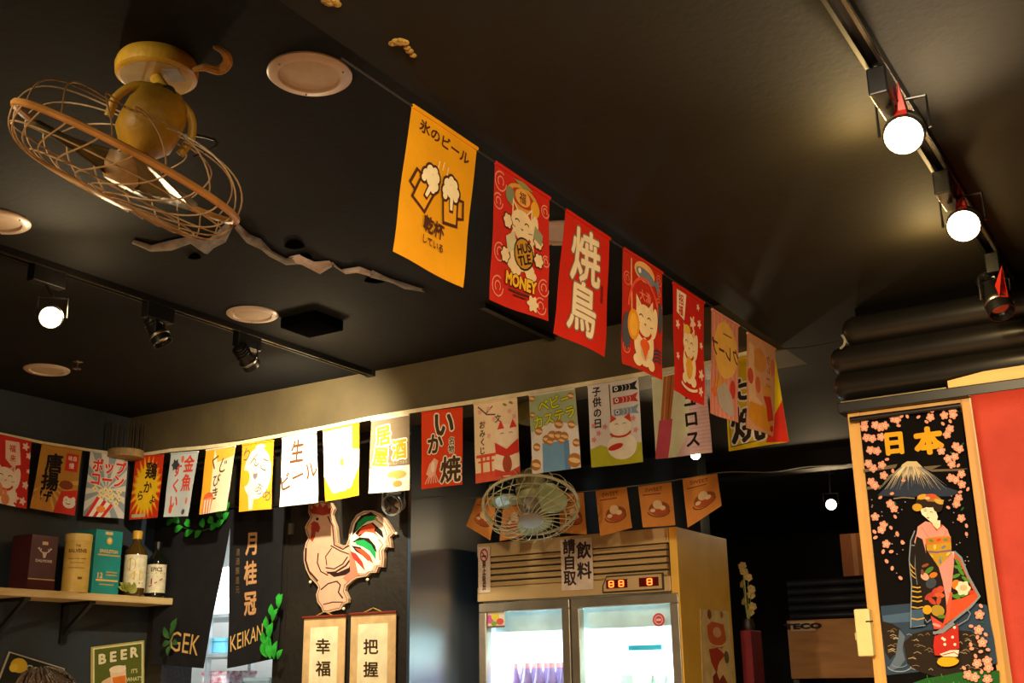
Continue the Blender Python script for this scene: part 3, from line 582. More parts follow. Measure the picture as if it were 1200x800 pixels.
def d_koi(a):
    a.poly([(0, 11.0), (2, 10.4), (5, 11.6), (8, 10.6), (10, 10.8), (10, 14), (0, 14)], 'b4b42c'); a.text('子供の日', 1.7, 3.9, 1.75, '33281e', vert=True, bold=.045, gap=1.05)
    a.rect(4.2, .3, 4.4, 10, '7a4a3a')
    for y, c in ((1.2, '26262c'), (3.2, 'c63a34'), (5.2, '8299b8')): a.poly([(4.9, y-.5), (8.6, y-.55), (9.8, y-.9), (9.3, y), (9.8, y+.7), (8.6, y+.5), (4.9, y+.6)], c); a.ell(5.6, y, .4, .4, 'f0ece4', 10); a.ell(5.6, y, .2, .2, '1c1512', 8); [a.arc(6.6+k*.7, y, .3, .45, -80, 80, .12, 'd8cfc8', 6) for k in range(3)]
    a.ell(6.2, 11.0, 2.9, 2.2, 'f2ead8'); a.ell(6.0, 7.6, 2.2, 1.7, 'f2ead8'); a.poly([(4.0, 6.9), (4.4, 5.6), (5.4, 6.3)], 'd8482e'); a.poly([(6.8, 6.2), (7.9, 5.6), (8.2, 7.2)], 'd8482e'); a.arc(6.0, 8.5, 2.0, .9, 10, 170, .35, 'cf3428'); a.ell(4.9, 11.0, 1.5, .5, 'cf3428', rot=-.2)
    a.arc(5.3, 7.4, .35, .25, 200, 340, .1, '7a4a3a'); a.arc(6.8, 7.4, .35, .25, 200, 340, .1, '7a4a3a')
    for x, y in ((.9, 7.0), (1.8, 8.4), (3.0, 7.4), (9.0, 8.6), (8.6, 6.6), (.8, 9.4)): a.blob(x, y, .4, 'e08a8a', 5, .3)
def d_churro(a):
    a.poly([(0, 0), (10, 0), (10, 14), (0, 14)], 'e6e6c0'); a.poly([(7.0, 0), (10, 0), (10, 14), (3.6, 14), (6.2, 10)], 'e6c4c4')
    for k in range(22): a.rect(6.6-.0*k, .3+k*.62, 10, .45+k*.62, 'e0a8ac')
    a.poly([(2.3, 0), (4.5, 0), (3.0, 8.0), (1.2, 8.0)], 'b8703a'); a.line([(2.9, 0), (1.8, 8)], .2, 'd89a58'); a.line([(3.8, 0), (2.5, 8)], .2, '8f5228'); a.poly([(1.0, 7.6), (3.4, 7.6), (2.2, 14), (0, 14), (0, 13)], 'd0566a')
    a.text('チュロス', 6.8, 6.4, 2.9, '2a211a', vert=True, bold=.06, gap=1.15, sx=.95)
def d_yellow(a):
    a.rect(0, 0, 2.8, 5, 'c8c81e'); a.poly([(10, 7.8), (10, 14), (6.4, 13.6), (8.2, 10)], 'd8301e')
    a.text('た', 2.5, 4.6, 4.6, '30281c', bold=.06, out=('f2ead8', .06)); a.text('い', 8.4, 2.4, 2.6, '30281c', bold=.05, out=('f2ead8', .08)); a.text('焼', 3.6, 10.2, 6.0, '30281c', bold=.05, out=('f2ead8', .05)); a.ell(8.3, 4.4, .7, .7, 'cc2a1e')
    a.line([(.5, 13.4), (5.5, 13.1)], .15, '5a5020'); a.line([(.4, 5), (.5, 13.4)], .12, '8a7d20')
BY = 3.725; BG = 'banners hung along the lit beam'; LX = -4.55
B = [
 (((159,535),(192,533),(152,609),(184.6,606)), 'd83a1c', 'red and yellow starburst banner in the corner of the row', d_burst),
 (((200.7,531.5),(232.7,529),(191.6,605.5),(220.8,604.6)), 'c9d0d2', 'pale grey banner with red goldfish lettering above the laurel wreath', d_kingyo),
 (((241.8,527.5),(276.3,522.5),(233.3,602.8),(265.5,598)), 'fbe9c4', 'orange edged cream banner with thin brown vertical lettering, third from the corner', d_kuji),
 (((284,521),(321,516),(279,599.5),(317,596)), 'f2ad2a', 'orange banner with a big white round apple shape, fourth from the corner', d_ringo),
 (((330.7,514),(370.7,506),(328,594),(372.5,588.6)), 'fffdf6', 'plain white draft beer banner with brown brush characters', d_nama),
 (((378.8,505),(421,496),(381.7,587.5),(420.7,580)), 'f2a61e', 'bleached white and orange shaved ice banner above the rooster', d_ice),
 (((435.4,493),(480,485.6),(432,578),(480.6,574.4)), 'fdf6e6', 'taupe over white banner with three large golden characters', d_izakaya),
 (((494,483.6),(542.4,478),(493.4,573),(542,567.6)), 'dc4520', 'orange red banner with brown cream-edged grilled squid lettering', d_ika),
 (((555,473.6),(606,466),(557,566.4),(609,559)), 'ecd0a8', 'peach banner with a red torii gate and a cat in a red scarf', d_torii),
 (((620,463.6),(673.7,455),(624.5,555.7),(680.8,547.4)), 'ddd8d0', 'green and white banner with a blue bag of round brown cakes', d_castella),
 (((688.8,452.8),(747.8,443),(693.6,547.7),(753.8,541)), 'ddd6d2', 'white banner with three carp streamers over a sitting cat', d_koi),
 (((764,443),(826,430),(768.6,537.7),(835.3,530.3)), 'e6e6c0', 'pale banner with a churro in a pink wrapper', d_churro),
 (((848,425),(907,409),(853.6,528.5),(924.6,517.6)), 'dcbc1a', 'bright yellow banner with black brush strokes and a red corner, last along the beam', d_yellow)]
for i, (c, col, lab, dr) in enumerate(B): banner('Y', BY, c, col, lab, BG, i*1.3+.4, dr)
LG = 'banners hung along the left wall'
for i, (c, col, lab, dr) in enumerate([
 (((-14,506.5),(37,518),(-14,587),(31,596)), 'c8302a', 'red lucky cat banner cut by the left edge of the photo', d_l1),
 (((49,521),(96,528),(35,595),(87,604)), 'bd8a3c', 'tan banner with large black brush characters and a red corner with a white chick', d_l2),
 (((106,528),(150,535),(97.4,604.4),(144.4,607.6)), 'd2d0c8', 'grey and white sunray popcorn banner with bold red katakana', d_popcorn)]): banner('X', LX, c, col, lab, LG, i*1.3, dr)
# tapes and cords that carry the rows
TAPE = mat('cream_tape', 'e3d2a6', .8, scale=30, var=.08)
def tape(name, pts, w, m, label):
    t = thing(name, pts[0], label, 'bunting cord')
    g = G(); vs = []
    for p in pts: vs += [p+Vector((0, 0, w/2)), p-Vector((0, 0, w/2))]
    g.add(vs, [(2*i, 2*i+1, 2*i+3, 2*i+2) for i in range(len(pts)-1)]); o = g.build('tape', m, t, T=inv(t)); md = o.modifiers.new('s', 'SOLIDIFY'); md.thickness = .002
tp = [onY(x, y-1.5, 3.728) for x, y in ((165, 534.5), (200, 529), (240, 525.5), (280, 520.5), (330, 511.5), (380, 502.5), (430, 492), (480, 483.5), (550, 473), (620, 462), (690, 450.5), (760, 438.5), (830, 427), (905, 408))]
tape('bunting_tape', tp, .017, TAPE, 'cream tape along the beam edge carrying the long banner row')
tp = [onX(x, y-1.5, LX) for x, y in ((-30, 503.5), (0, 509.5), (50, 520), (100, 528), (150, 534.5), (166, 535))]
tape('bunting_tape', tp, .012, TAPE, 'cream tape along the left wall carrying the popcorn banner')
def cord(pts, r, m, label, name='cord', n=6):
    t = thing(name, pts[0], label, 'cord'); G().tube(pts, r, n).build('strand', m, t, T=inv(t), smooth=True); return t
CORD = mat('black_cord', '1a1613', .6); WIRE = mat('pale_wire', '6a655c', .5)
def smooth_path(pts, n=6):
    out = []
    for i in range(len(pts)-1):
        p0, p1, p2, p3 = pts[max(i-1, 0)], pts[i], pts[i+1], pts[min(i+2, len(pts)-1)]
        for k in range(n):
            t = k/n; out.append(.5*((2*p1)+(p2-p0)*t+(2*p0-5*p1+4*p2-p3)*t*t+(3*p1-p0-3*p2+p3)*t**3))
    return out+[pts[-1]]
cord([onX(x, y, UX) for x, y in ((400, 68), (483, 124), (570, 183), (650, 237), (720, 284), (780, 322.5), (850, 369), (911, 409))], .0022, CORD, 'thin black cord carrying the diagonal upper banner row')
cord([onX(911, 409, UX), onY(945, 407, 3.55), onY(987, 399, 3.30)], .002, CORD, 'black cord from the last upper banner to the hook on the black rolls')
PY = 4.14
cord(smooth_path([onY(x, y, PY) for x, y in ((482, 574), (505, 580), (540, 583.5), (600, 580), (680, 576), (760, 567), (800, 561), (850, 553), (905, 553))]+[onY(945, 547, 3.9), onY(992, 545, 3.4)]), .002, WIRE, 'pale sagging wire carrying the orange pennants above the drinks fridge')
def d_pen(a, alt=0):
    a.rect(0, 0, 10, 14, 'c8813c'); a.text('SWEET', 4.6, 1.6, 1.7, '7d4a28', bold=.03); a.rect(1.0, 3.0, 6.6, 3.35, '7d3a20')
    a.ell(5.6, 8.2, 3.2, 2.4, '8a4a24'); a.ell(5.4, 8.8, 2.8, 1.5, 'b0502c'); a.ell(5.2, 6.8, 1.4, 1.5, 'd9b890'); a.ell(6.6, 8.0, .9, .8, 'e3c8a0'); a.ell(3.6, 8.6, .8, .6, 'd9c09a')
    a.arc(5.4, 9.0, 3.3, 1.9, 0, 180, .35, '6e3418')
def pennant(TL, TR, BL, BR, tip, label):
    c3 = [onY(x, y, PY) for x, y in (TL, TR, BL, BR)]; t = thing('pennant', (c3[0]+c3[1])/2, label, 'pennant', 'orange pennants above the fridge')
    pan = Panel(*c3, rip=.003, ph=TL[0], grid=(6, 8)); a = Art(pan); d_pen(a); a.build(t)
    pan.cloth(t.location, .001).build('cloth', cloth_mat('c08040'), t)
pennant((559,584),(583,582),(547,616),(574.6,633), 0, 'leftmost orange pennant, hanging before the dark pillar')
pennant((591,582),(618,580),(586,634),(613,628), 0, 'orange pennant mostly hidden behind the left of the wall fan')
pennant((655,579),(684,577),(657,624),(688,626), 0, 'orange pennant beside the right edge of the wall fan')
pennant((698,575),(734,570.5),(704,628),(741,618), 0, 'orange pennant fourth from the left, over the fridge louvres')
pennant((748,570),(786.5,565),(754,618),(791.6,615), 0, 'orange pennant fifth from the left, above the red digits of the fridge')
pennant((800,561),(840.5,555),(806,618),(846,592.5), 0, 'rightmost orange pennant with a slanting lower edge')
# ================================================================ FANS
FANY = mat('aged_yellow_enamel', 'cfa12e', .45, scale=18, sub='b08420', bump=.15, bscale=90)
FANW = mat('aged_cream_wire', 'b59468', .45, scale=30, sub='8f6f45'); BLADE = mat('fan_blade_plastic', '5e5236', .35, scale=6)
def fan(t, rimc, axis, xdir, R, ring_m, wire_m, hub_m, blade_m, blade_col_m, swirl, nfront, rimr, depth, motor_m, motor_r, back=.09):
    O = Vector(t.location); F = frame(Vector(rimc)-O, axis, xdir)      # +z of F is the front of the fan
    G().tube([(R*math.cos(a), R*math.sin(a), 0) for a in (2*PI*i/72 for i in range(72))], rimr, 8, closed=True).build('rim_ring', ring_m, t, T=F, smooth=True)
    G().tube([(R*.96*math.cos(a), R*.96*math.sin(a), depth*.45) for a in (2*PI*i/64 for i in range(64))], .0018, 6, closed=True).build('guard_ring', wire_m, t, T=F, smooth=True)
    G().tube([(R*.74*math.cos(a), R*.74*math.sin(a), depth*.86) for a in (2*PI*i/64 for i in range(64))], .0018, 6, closed=True).build('guard_ring', wire_m, t, T=F, smooth=True)
    def wire(z_of, tw, r0):
        pts = []
        for k in range(15):
            u = k/14; r = r0+(R-r0)*math.sin(u*PI/2)**.9; z = z_of(u); a = tw*(1-u)**1.2
            pts.append((r*math.cos(a), r*math.sin(a), z))
        return pts
    base = G().tube(wire(lambda u: depth*(1-u**3.2), swirl, .045), .0017, 5).build('guard_wire', wire_m, t, T=F, smooth=True)
    for k in range(1, nfront):
        o = base.copy(); COL.objects.link(o); o.parent = t; o.matrix_local = F @ Matrix.Rotation(2*PI*k/nfront, 4, 'Z')
    bk = G().tube(wire(lambda u: -back*(1-u**2.5), swirl*.8, .07), .0017, 5).build('rear_wire', wire_m, t, T=F, smooth=True)
    for k in range(1, nfront*2//3):
        o = bk.copy(); COL.objects.link(o); o.parent = t; o.matrix_local = F @ Matrix.Rotation(2*PI*k/(nfront*2//3), 4, 'Z')
    G().lathe([(0, depth+.006), (.035, depth+.005), (.048, depth+.001), (.05, depth-.006), (.044, depth-.008)], 32).build('hub_badge', hub_m, t, T=F, smooth=True)
    G().lathe([(0, .045), (.03, .043), (.042, .03), (.044, -.01), (.0, -.012)], 28).build('blade_hub', hub_m, t, T=F, smooth=True)
    for k in range(3):
        vs = []; n = 9; m = 6
        for i in range(n+1):
            u = i/n; r = .035+(R*.86-.035)*u; half = (.25+.42*math.sin(PI*min(u*.8+.12, 1)))*(1 if u < .85 else 1-(u-.85)*1.6)
            for j in range(m+1):
                a = (j/m-.5)*2*half+.25*u; vs.append((r*math.cos(a), r*math.sin(a), .012-(j/m-.5)*.05*(1-.4*u)))
        fs = [(i*(m+1)+j, i*(m+1)+j+1, (i+1)*(m+1)+j+1, (i+1)*(m+1)+j) for i in range(n) for j in range(m)]
        b = G().add(vs, fs).build('blade', blade_m, t, T=F @ Matrix.Rotation(2*PI*k/3+.5, 4, 'Z'), smooth=True); md = b.modifiers.new('s', 'SOLIDIFY'); md.thickness = .002
    mr = motor_r
    G().lathe([(.02, -.01), (mr*.6, -.03), (mr*.95, -.055), (mr, -.08), (mr*.98, -.12), (mr*.8, -.15), (mr*.45, -.168), (0, -.172)], 32).build('motor', motor_m, t, T=F, smooth=True)
    return F
# near fan on the ceiling
bc = onZ(183, 93, 2.755); t = thing('ceiling_fan', (bc.x, bc.y, 2.8), 'aged yellow orbit fan with wire cage hanging from the black ceiling', 'fan')
G().lathe([(.0, -.043), (.080, -.043), (.086, -.038), (.088, -.02), (.084, -.006), (.08, 0)], 40).build('mount_cup', FANY, t, smooth=True)
G().lathe([(.074, -.0435), (.075, -.0445), (.0, -.0445)], 40).build('cup_cover', mat('aged_cover', 'c4a860', .5, scale=12, sub='a88c48'), t, smooth=True)
rc = dep(151, 193, 2.20); v = (rc-EYE).normalized()
ed = (UP*-.88 + RT*-.475); ed = (ed - v*ed.dot(v)).normalized(); axis = ed*math.cos(math.radians(6)) - v*math.sin(math.radians(6))
Rf = 137*2.20/FPX
fan(t, rc, axis, RT, Rf, mat('rim_orange_cream', 'c98f4e', .5, scale=16, sub='a9742f'), FANW, FANW, BLADE, None, .9, 22, .0075, .075, FANY, .060)
mc = rc - axis*.085                                                # motor centre; arm from the cup to it
side = axis.cross(v).normalized(); top = Vector((bc.x, bc.y, 2.757)); yk = mc - axis*.075
g = G(); g.tube([top, top*.5+yk*.5, yk], .013, 12); g.build('arm', FANY, t, T=inv(t), smooth=True)
pts = [mc + side*.074 + axis*.02, mc + side*.078 - axis*.02, mc + side*.055 - axis*.06, yk, mc - side*.055 - axis*.06, mc - side*.078 - axis*.02, mc - side*.074 + axis*.02]
G().tube(smooth_path(pts, 5), .009, 10).build('fork', FANY, t, T=inv(t), smooth=True)
G().lathe([(.015, -.02), (.015, .02)], 16).build('pivot_bolt', mat('dark_bolt', '2a1c10', .4, metal=.6), t, T=frame(yk-Vector(t.location)-v*.012, v))
cb = smooth_path([top+Vector((-.05, 0, .0)), top+Vector((-.085, .02, -.07)), mc-axis*.04+side*.12, mc+axis*.01+side*.1], 6)
G().tube(cb, .003, 6).build('cable', CORD, t, T=inv(t), smooth=True)
G().box((0, 0, 0), (.034, .05, .001)).build('rating_sticker', mat('worn_sticker', '8f8d8a', .6, scale=50), t, T=Matrix.Translation((.045, .01, -.0455)) @ Matrix.Rotation(.5, 4, 'Z'))
hp = smooth_path([onZ(226, 82, 2.73), onZ(240, 79, 2.735), onZ(258, 82, 2.74), onZ(267, 72, 2.75), onZ(262, 60, 2.76), onZ(251, 55, 2.78)], 5)
t2 = tag(G().tube(hp, [.004+.007*math.sin(PI*i/(len(hp)-1)) for i in range(len(hp))], 8).build('peeled_bracket', mat('peeled_yellow', 'b1803c', .8, scale=60, bump=.8), smooth=True), 'curled yellow peeled strip sticking out to the right of the fan mount', 'bracket')
# far fan on the wall beam
rc = dep(622, 592, 4.50); v = (rc-EYE).normalized(); mt = onZ(612, 546, 2.59)
mt = Vector((rc.x-.02, rc.y+.10, 2.59)); t = thing('wall_fan', mt, 'greenish white orbit fan with wire cage in front of the drinks fridge', 'fan')
ed = UP*-1; ed = (ed - v*ed.dot(v)).normalized(); axis = ed*.79 - v*.61
FW2 = mat('pale_green_wire', 'b3ac86', .4, scale=30)
fan(t, rc, axis, RT, 56*4.50/FPX, FW2, FW2, mat('grey_badge', '8f8578', .4, metal=.3), mat('green_clear_blade', '9aa87c', .25, scale=6), None, .55, 26, .006, .075, mat('pale_green_motor', 'a5a274', .4), .062, back=.07)
G().lathe([(0, -.07), (.08, -.07), (.085, -.06), (.085, 0)], 32).build('mount_cup', mat('pale_green_cup', '8f8248', .5, scale=12), t, smooth=True)
G().tube([mt+Vector((0, 0, -.06)), mt+Vector((0, 0, -.16)), rc-axis*.13], .013, 10).build('arm', mat('pale_green_arm', 'a39a62', .45), t, T=inv(t), smooth=True)

# ================================================================ LEFT WALL SHELF AND WHAT STANDS ON IT
SX0, SX1, SZ = -4.62, -4.40, 1.9
WOOD = mat('pale_wood', 'd9bf8a', .5, scale=5, stretch=(6, 1, 6), sub='c2a266', bump=.1)
t = thing('wall_shelf', (SX0, 3.3, SZ-.03), 'pale wooden shelf board on black triangular brackets on the left wall', 'shelf')
ye = onX(203, 703, SX1).y
G().bb((SX0+.004, 2.2, SZ-.032), (SX1, ye, SZ), b=.002).build('board', WOOD, t, T=inv(t))
BRK = mat('bracket_black', '0b0b0c', .4)
for xp in (38, 115):
    y = onX(xp, 712, SX1+.02).y; g = G()
    g.bb((SX0+.001, y-.016, SZ-.215), (SX0+.018, y+.016, SZ-.032)).bb((SX0, y-.016, SZ-.045), (SX1-.02, y+.016, SZ-.032))
    g.prism([(SX0+.01, y-.010, SZ-.19), (SX0+.01, y-.010, SZ-.165), (SX1-.045, y-.010, SZ-.04), (SX1-.02, y-.010, SZ-.04)], (0, .02, 0)); g.build('bracket', BRK, t, T=inv(t))
def onshelf(x0, x1, X=-4.43, yl=700): a = onX(x0, yl, X); b = onX(x1, yl, X); return a.y, b.y
def bxz(x, ytop, X): return onX(x, ytop, X).z
GOLDP = 'd8b46a'
def carton(x0, x1, ytop, m, name, label, draw, X=-4.425):
    y0, y1 = onshelf(x0, x1, X); z1 = bxz((x0+x1)/2, ytop, X); w = y1-y0
    t = thing(name, (X-w/2, (y0+y1)/2, SZ), label, 'box')
    G().bb((X-w, y0, SZ), (X, y1, z1), b=.0015).build('carton', m, t, T=inv(t))
    pan = Panel((X, y0, z1), (X, y1, z1), (X, y0, SZ), (X, y1, SZ), 10, 20, grid=None); a = Art(pan, .0006, .0001); draw(a); a.build(t)
def a_dal(a):
    a.rect(4.1, 2.4, 6.2, 3.6, 'dcb48a'); K = 'd9c4b4'
    for q in (-1, 1):
        a.line([(5.2+q*.4, 6.6), (5.2+q*1.6, 5.9), (5.2+q*2.2, 4.6)], .35, K); a.line([(5.2+q*1.4, 6.0), (5.2+q*1.3, 4.9)], .25, K); a.line([(5.2+q*1.9, 5.4), (5.2+q*2.7, 4.9)], .25, K)
    a.poly([(4.3, 6.2), (6.1, 6.2), (5.6, 8.3), (4.8, 8.3)], K); a.text('DALMORE', 5.2, 9.4, 1.35, K, bold=.03); a.rect(0, 15.9, 10, 16.3, 'c8a070'); a.text('THE', 5.2, 17.8, 1.0, 'b08a6a', bold=.02); a.rect(0, 16.3, 10, 20, '4a1d1e')
carton(30, 62, 626, mat('maroon_card', '4a1c22', .45), 'whisky_carton', 'dark maroon carton with a pale stag head on the wall shelf', a_dal)
def a_sing(a):
    a.rect(3.4, .5, 6.2, 1.4, GOLDP); a.ell(5.2, 3.3, 1.1, 1.2, 'c9a34a'); a.ell(5.2, 3.2, .6, .7, 'e4c878'); a.text('SINGLETON', 5.2, 6.6, 1.5, GOLDP, bold=.03, sx=.85); a.rect(1.2, 7.6, 9.4, 8.1, 'b89a58')
    a.text('12', 2.7, 14.2, 2.4, GOLDP, bold=.04); a.rect(4.8, 12.9, 9.0, 13.3, 'b89a58'); a.rect(4.8, 13.8, 9.0, 14.2, 'b89a58'); a.rect(1.2, 15.4, 9.4, 16.0, GOLDP); a.rect(2.5, 16.8, 8, 17.2, 'b89a58')
carton(106, 138, 620.5, mat('teal_card', '1f8a86', .4), 'whisky_carton', 'tall teal carton with a gold emblem and 12 on the wall shelf', a_sing)
# tube
X = -4.45; y0, y1 = onshelf(73, 99, X); r = (y1-y0)/2; z1 = bxz(92, 626, X)
t = thing('whisky_tube', (X, (y0+y1)/2, SZ), 'cream cylindrical tube between the maroon and the teal cartons', 'tube')
h = z1-SZ; CT = mat('cream_tube', 'dcb85c', .45, scale=20, sub='cfa84c')
G().lathe([(0, 0), (r, 0), (r, h*.88)], 32).build('tube_body', CT, t, smooth=True); G().lathe([(r*1.02, h*.88), (r*1.02, h*.99), (r*.97, h), (0, h)], 32).build('tube_lid', mat('tube_lid', 'e0bd66', .4), t, smooth=True)
class Cyl:
    def __init__(s, c, r, z0, z1, a0, a1, W=10, H=14): s.c, s.r, s.z0, s.z1, s.a0, s.a1, s.W, s.H = Vector(c), r, z0, z1, a0, a1, W, H; s.grid = (6, 2)
    def P(s, x, y, off=0):
        a = s.a0+(s.a1-s.a0)*x/s.W; q = s.r+off; return Vector((s.c.x+q*math.cos(a), s.c.y+q*math.sin(a), s.z1+(s.z0-s.z1)*y/s.H))
def cyl_art(t, r, z0, z1, draw, span=1.3, H=14, facing=None):
    c = Vector(t.location); f = math.atan2(-c.y+0, -c.x) if facing is None else facing
    a = Art(Cyl(c, r, z0, z1, f-span, f+span, 10, H), .0008, .0001); draw(a); a.build(t)
cyl_art(t, r, SZ, z1, lambda a: (a.text('THE', 5, 3.0, .8, '7a5a2a', bold=.02), a.text('BALVENIE', 5, 4.2, 1.25, '7a5a2a', bold=.03), a.rect(2.2, 6, 7.8, 6.2, '9a7434'), a.rect(3, 7, 7, 7.15, '9a7434'), a.rect(2.6, 8.2, 7.4, 8.35, '9a7434'), a.rect(5.6, 10.4, 6.8, 11, '7a5a2a')))
BGL = mat('dark_bottle_glass', '14160f', .08, coat=.5); AMB = mat('amber_bottle_glass', '4a3512', .08, coat=.5)
def bottle(x0, x1, ytop, X, m, name, label, cap, draw, lab=(.12, .62), neck=.3, group=None):
    y0, y1 = onshelf(x0, x1, X); r = (y1-y0)/2; h = bxz((x0+x1)/2, ytop, X)-SZ
    t = thing(name, (X, (y0+y1)/2, SZ), label, 'bottle', group)
    G().lathe([(0, .004), (r*.85, 0), (r, .006), (r, h*.62), (r*.9, h*.70), (r*neck*1.2, h*.80), (r*neck, h*.86), (r*neck, h*.96), (0, h*.96)], 28).build('glass_body', m, t, smooth=True)
    G().lathe([(r*neck*1.3, h*.87), (r*neck*1.35, h*.99), (r*neck*1.1, h), (0, h)], 20).build('cap', cap, t, smooth=True)
    g = G(); n = 14; f = math.atan2(-t.location.y, -t.location.x); vs = []
    for i in range(n+1):
        a = f-1.35+2.7*i/n; vs += [((r+.0006)*math.cos(a), (r+.0006)*math.sin(a), h*lab[0]), ((r+.0006)*math.cos(a), (r+.0006)*math.sin(a), h*lab[1])]
    g.add(vs, [(2*i, 2*i+1, 2*i+3, 2*i+2) for i in range(n)]); g.build('paper_label', mat('bottle_label', 'd9cfae', .6, scale=40), t, smooth=True)
    cyl_art(t, r, SZ+h*lab[0], SZ+h*lab[1], draw, 1.35, 10)
    return t
bottle(145, 166, 621, -4.44, AMB, 'whisky_bottle', 'clear bottle with yellow cap and cream label on the shelf', mat('yellow_cap', 'c99a2c', .4), lambda a: (a.ell(3.6, 3, 1.6, 2.0, 'b89a3a'), a.ell(6.0, 6.4, 2.2, 1.6, 'cfae4c'), a.rect(2, 8.4, 8, 8.8, '8a6a2a')), neck=.33)
bottle(172, 190, 634, -4.44, BGL, 'whisky_bottle', 'dark bottle with black cap and white label at the right end of the shelf', mat('black_cap', '15130f', .3), lambda a: (a.text('EPICS', 5, 1.8, 2.0, '3a2c22', bold=.03, sx=.9), a.rect(1, 3.0, 9, 3.3, 'b59a5a'), a.text('1', 3.4, 6, 2.6, '8a2a20', bold=.04), a.line([(2.5, 8), (7.5, 5)], .4, 'a3553a')), lab=(.08, .58))
# little leafy ornament in front of the bottle
t = thing('artificial_sprig', onX(150, 690, -4.405), 'small yellow green leaf ornament at the foot of the yellow capped bottle', 'ornament'); t.location.z = SZ
LEAF1 = mat('olive_leaf', '8a8a34', .5, scale=30)
def leaf(o, d, n, L, w, m, t, curl=.15, name='leaf'):
    d = Vector(d).normalized(); n = Vector(n); n = (n-d*n.dot(d)).normalized(); s_ = d.cross(n); vs = []; k = 7
    for i in range(k+1):
        u = i/k; ww = w*math.sin(PI*min(u*1.02+.02, 1))**.8; c = Vector(o)+d*(L*u)+n*(curl*L*math.sin(PI*u)*.6)
        vs += [c-s_*ww+n*ww*.25, c, c+s_*ww+n*ww*.25]
    fs = [(3*i+j, 3*i+j+1, 3*i+j+4, 3*i+j+3) for i in range(k) for j in (0, 1)]
    g = G().add(vs, fs); g.add([Vector(v)-n*.0009 for v in vs], [tuple(reversed(f)) for f in fs]); return g.build(name, m, t, smooth=True)
for k in range(10):
    a = k*2.4; leaf((0, .01*math.cos(a), .012+.002*k), (.3*math.cos(a), math.cos(a)*.9, .6+.25*math.sin(k)), (1, 0, .2), .045, .012, LEAF1, t)

# signs on the left wall
WX = -4.615
def wsign(name, label, corners, W_, H_, thick, base, edge, draw, X=WX):
    c3 = [onX(x, y, X+thick) for x, y in corners]; t = thing(name, (c3[0]+c3[3])/2, label, 'sign')
    g = G(); g.prism(c3[:2]+[c3[3], c3[2]], (-thick, 0, 0)); g.build('plate', base, t, T=inv(t))
    a = Art(Panel(*c3, W_, H_, grid=None), .0006, .0001); draw(a); a.build(t); return t
def a_beer(a):
    a.rect(0, 0, 20, 26, 'b5ab62'); a.rect(.6, .6, 19.4, 25.4, 'e4dca4'); a.rect(1.1, 1.1, 18.9, 24.9, '5c6426')
    for i, c in enumerate('BEER'): a.text(c, 4.0+i*4.0, 5.0-.35*i, 5.2, 'e8dcae', bold=.05, out=('2a2a14', .03))
    a.poly([(6.6, 9.4), (12.6, 8.4), (13.4, 22), (8.2, 22.6)], 'f0c9a0'); a.poly([(7.6, 12.6), (12.6, 12.2), (13.0, 21.5), (8.8, 22)], 'e0782a'); a.ell(9.6, 9.6, 3.2, 1.4, 'f4dcb8')
    a.poly([(1.4, 17), (4, 13.4), (6.8, 12.2), (7.6, 15.4), (7.8, 20), (4, 24), (1.4, 24)], 'e8b890')
    for i, w in enumerate(("IT'S", "WHAT'S", "FOR")): a.text(w, 16.0, 11.0+i*3.0, 2.1, 'd8cf92', bold=.03, sx=.8)
    a.text('BREAKFAST', 14.8, 21.4, 2.0, 'd8cf92', bold=.03, sx=.6)
wsign('tin_beer_sign', 'tilted tin sign reading BEER with a hand holding a glass', ((107, 758), (169, 750), (107, 838), (169, 832)), 20, 26, .006, mat('tin_edge', 'b5ab62', .4), None, a_beer)
def a_cafe(a):
    a.rect(0, 0, 20, 14, 'a9a395'); a.rect(.4, .4, 19.6, 13.6, '22241f'); a.ell(4.6, 3.4, 2.8, 2.4, 'c9a62c'); a.ell(3.2, 4.6, 1.4, 1.4, 'd8b83c'); a.text('COFFEE', 12.2, 3.4, 3.0, 'a9a38a', bold=.03, rot=2); a.line([(8, 6.4), (18, 6.8)], .35, '8f8a70'); a.text('BAR', 13, 9.4, 3.0, 'a9a38a', bold=.03)
wsign('tin_drinks_sign', 'dark tilted tin sign with a yellow patch behind the person', ((11, 763), (76, 783), (-8, 812), (62, 832)), 20, 14, .006, mat('tin_edge_grey', 'a9a395', .4), None, a_cafe)
t = thing('mesh_lantern', onX(148, 518, -4.52), 'dim woven mesh lantern standing behind the banner tape in the left corner', 'lantern')
g = G(); q = 20
for k in range(q): a = 2*PI*k/q; g.tube([(.085*math.cos(a), .085*math.sin(a), -.07), (.085*math.cos(a), .085*math.sin(a), .10)], .0022, 5)
g.build('mesh_cage', mat('mesh_brown', '3d3020', .6), t)['kind'] = 'stuff'
G().lathe([(.088, -.08), (.088, -.045), (.082, -.04), (.0, -.04)], 32).build('base_ring', mat('beige_rattan', '9a7d4c', .7, scale=40, bump=.5), t, smooth=True)

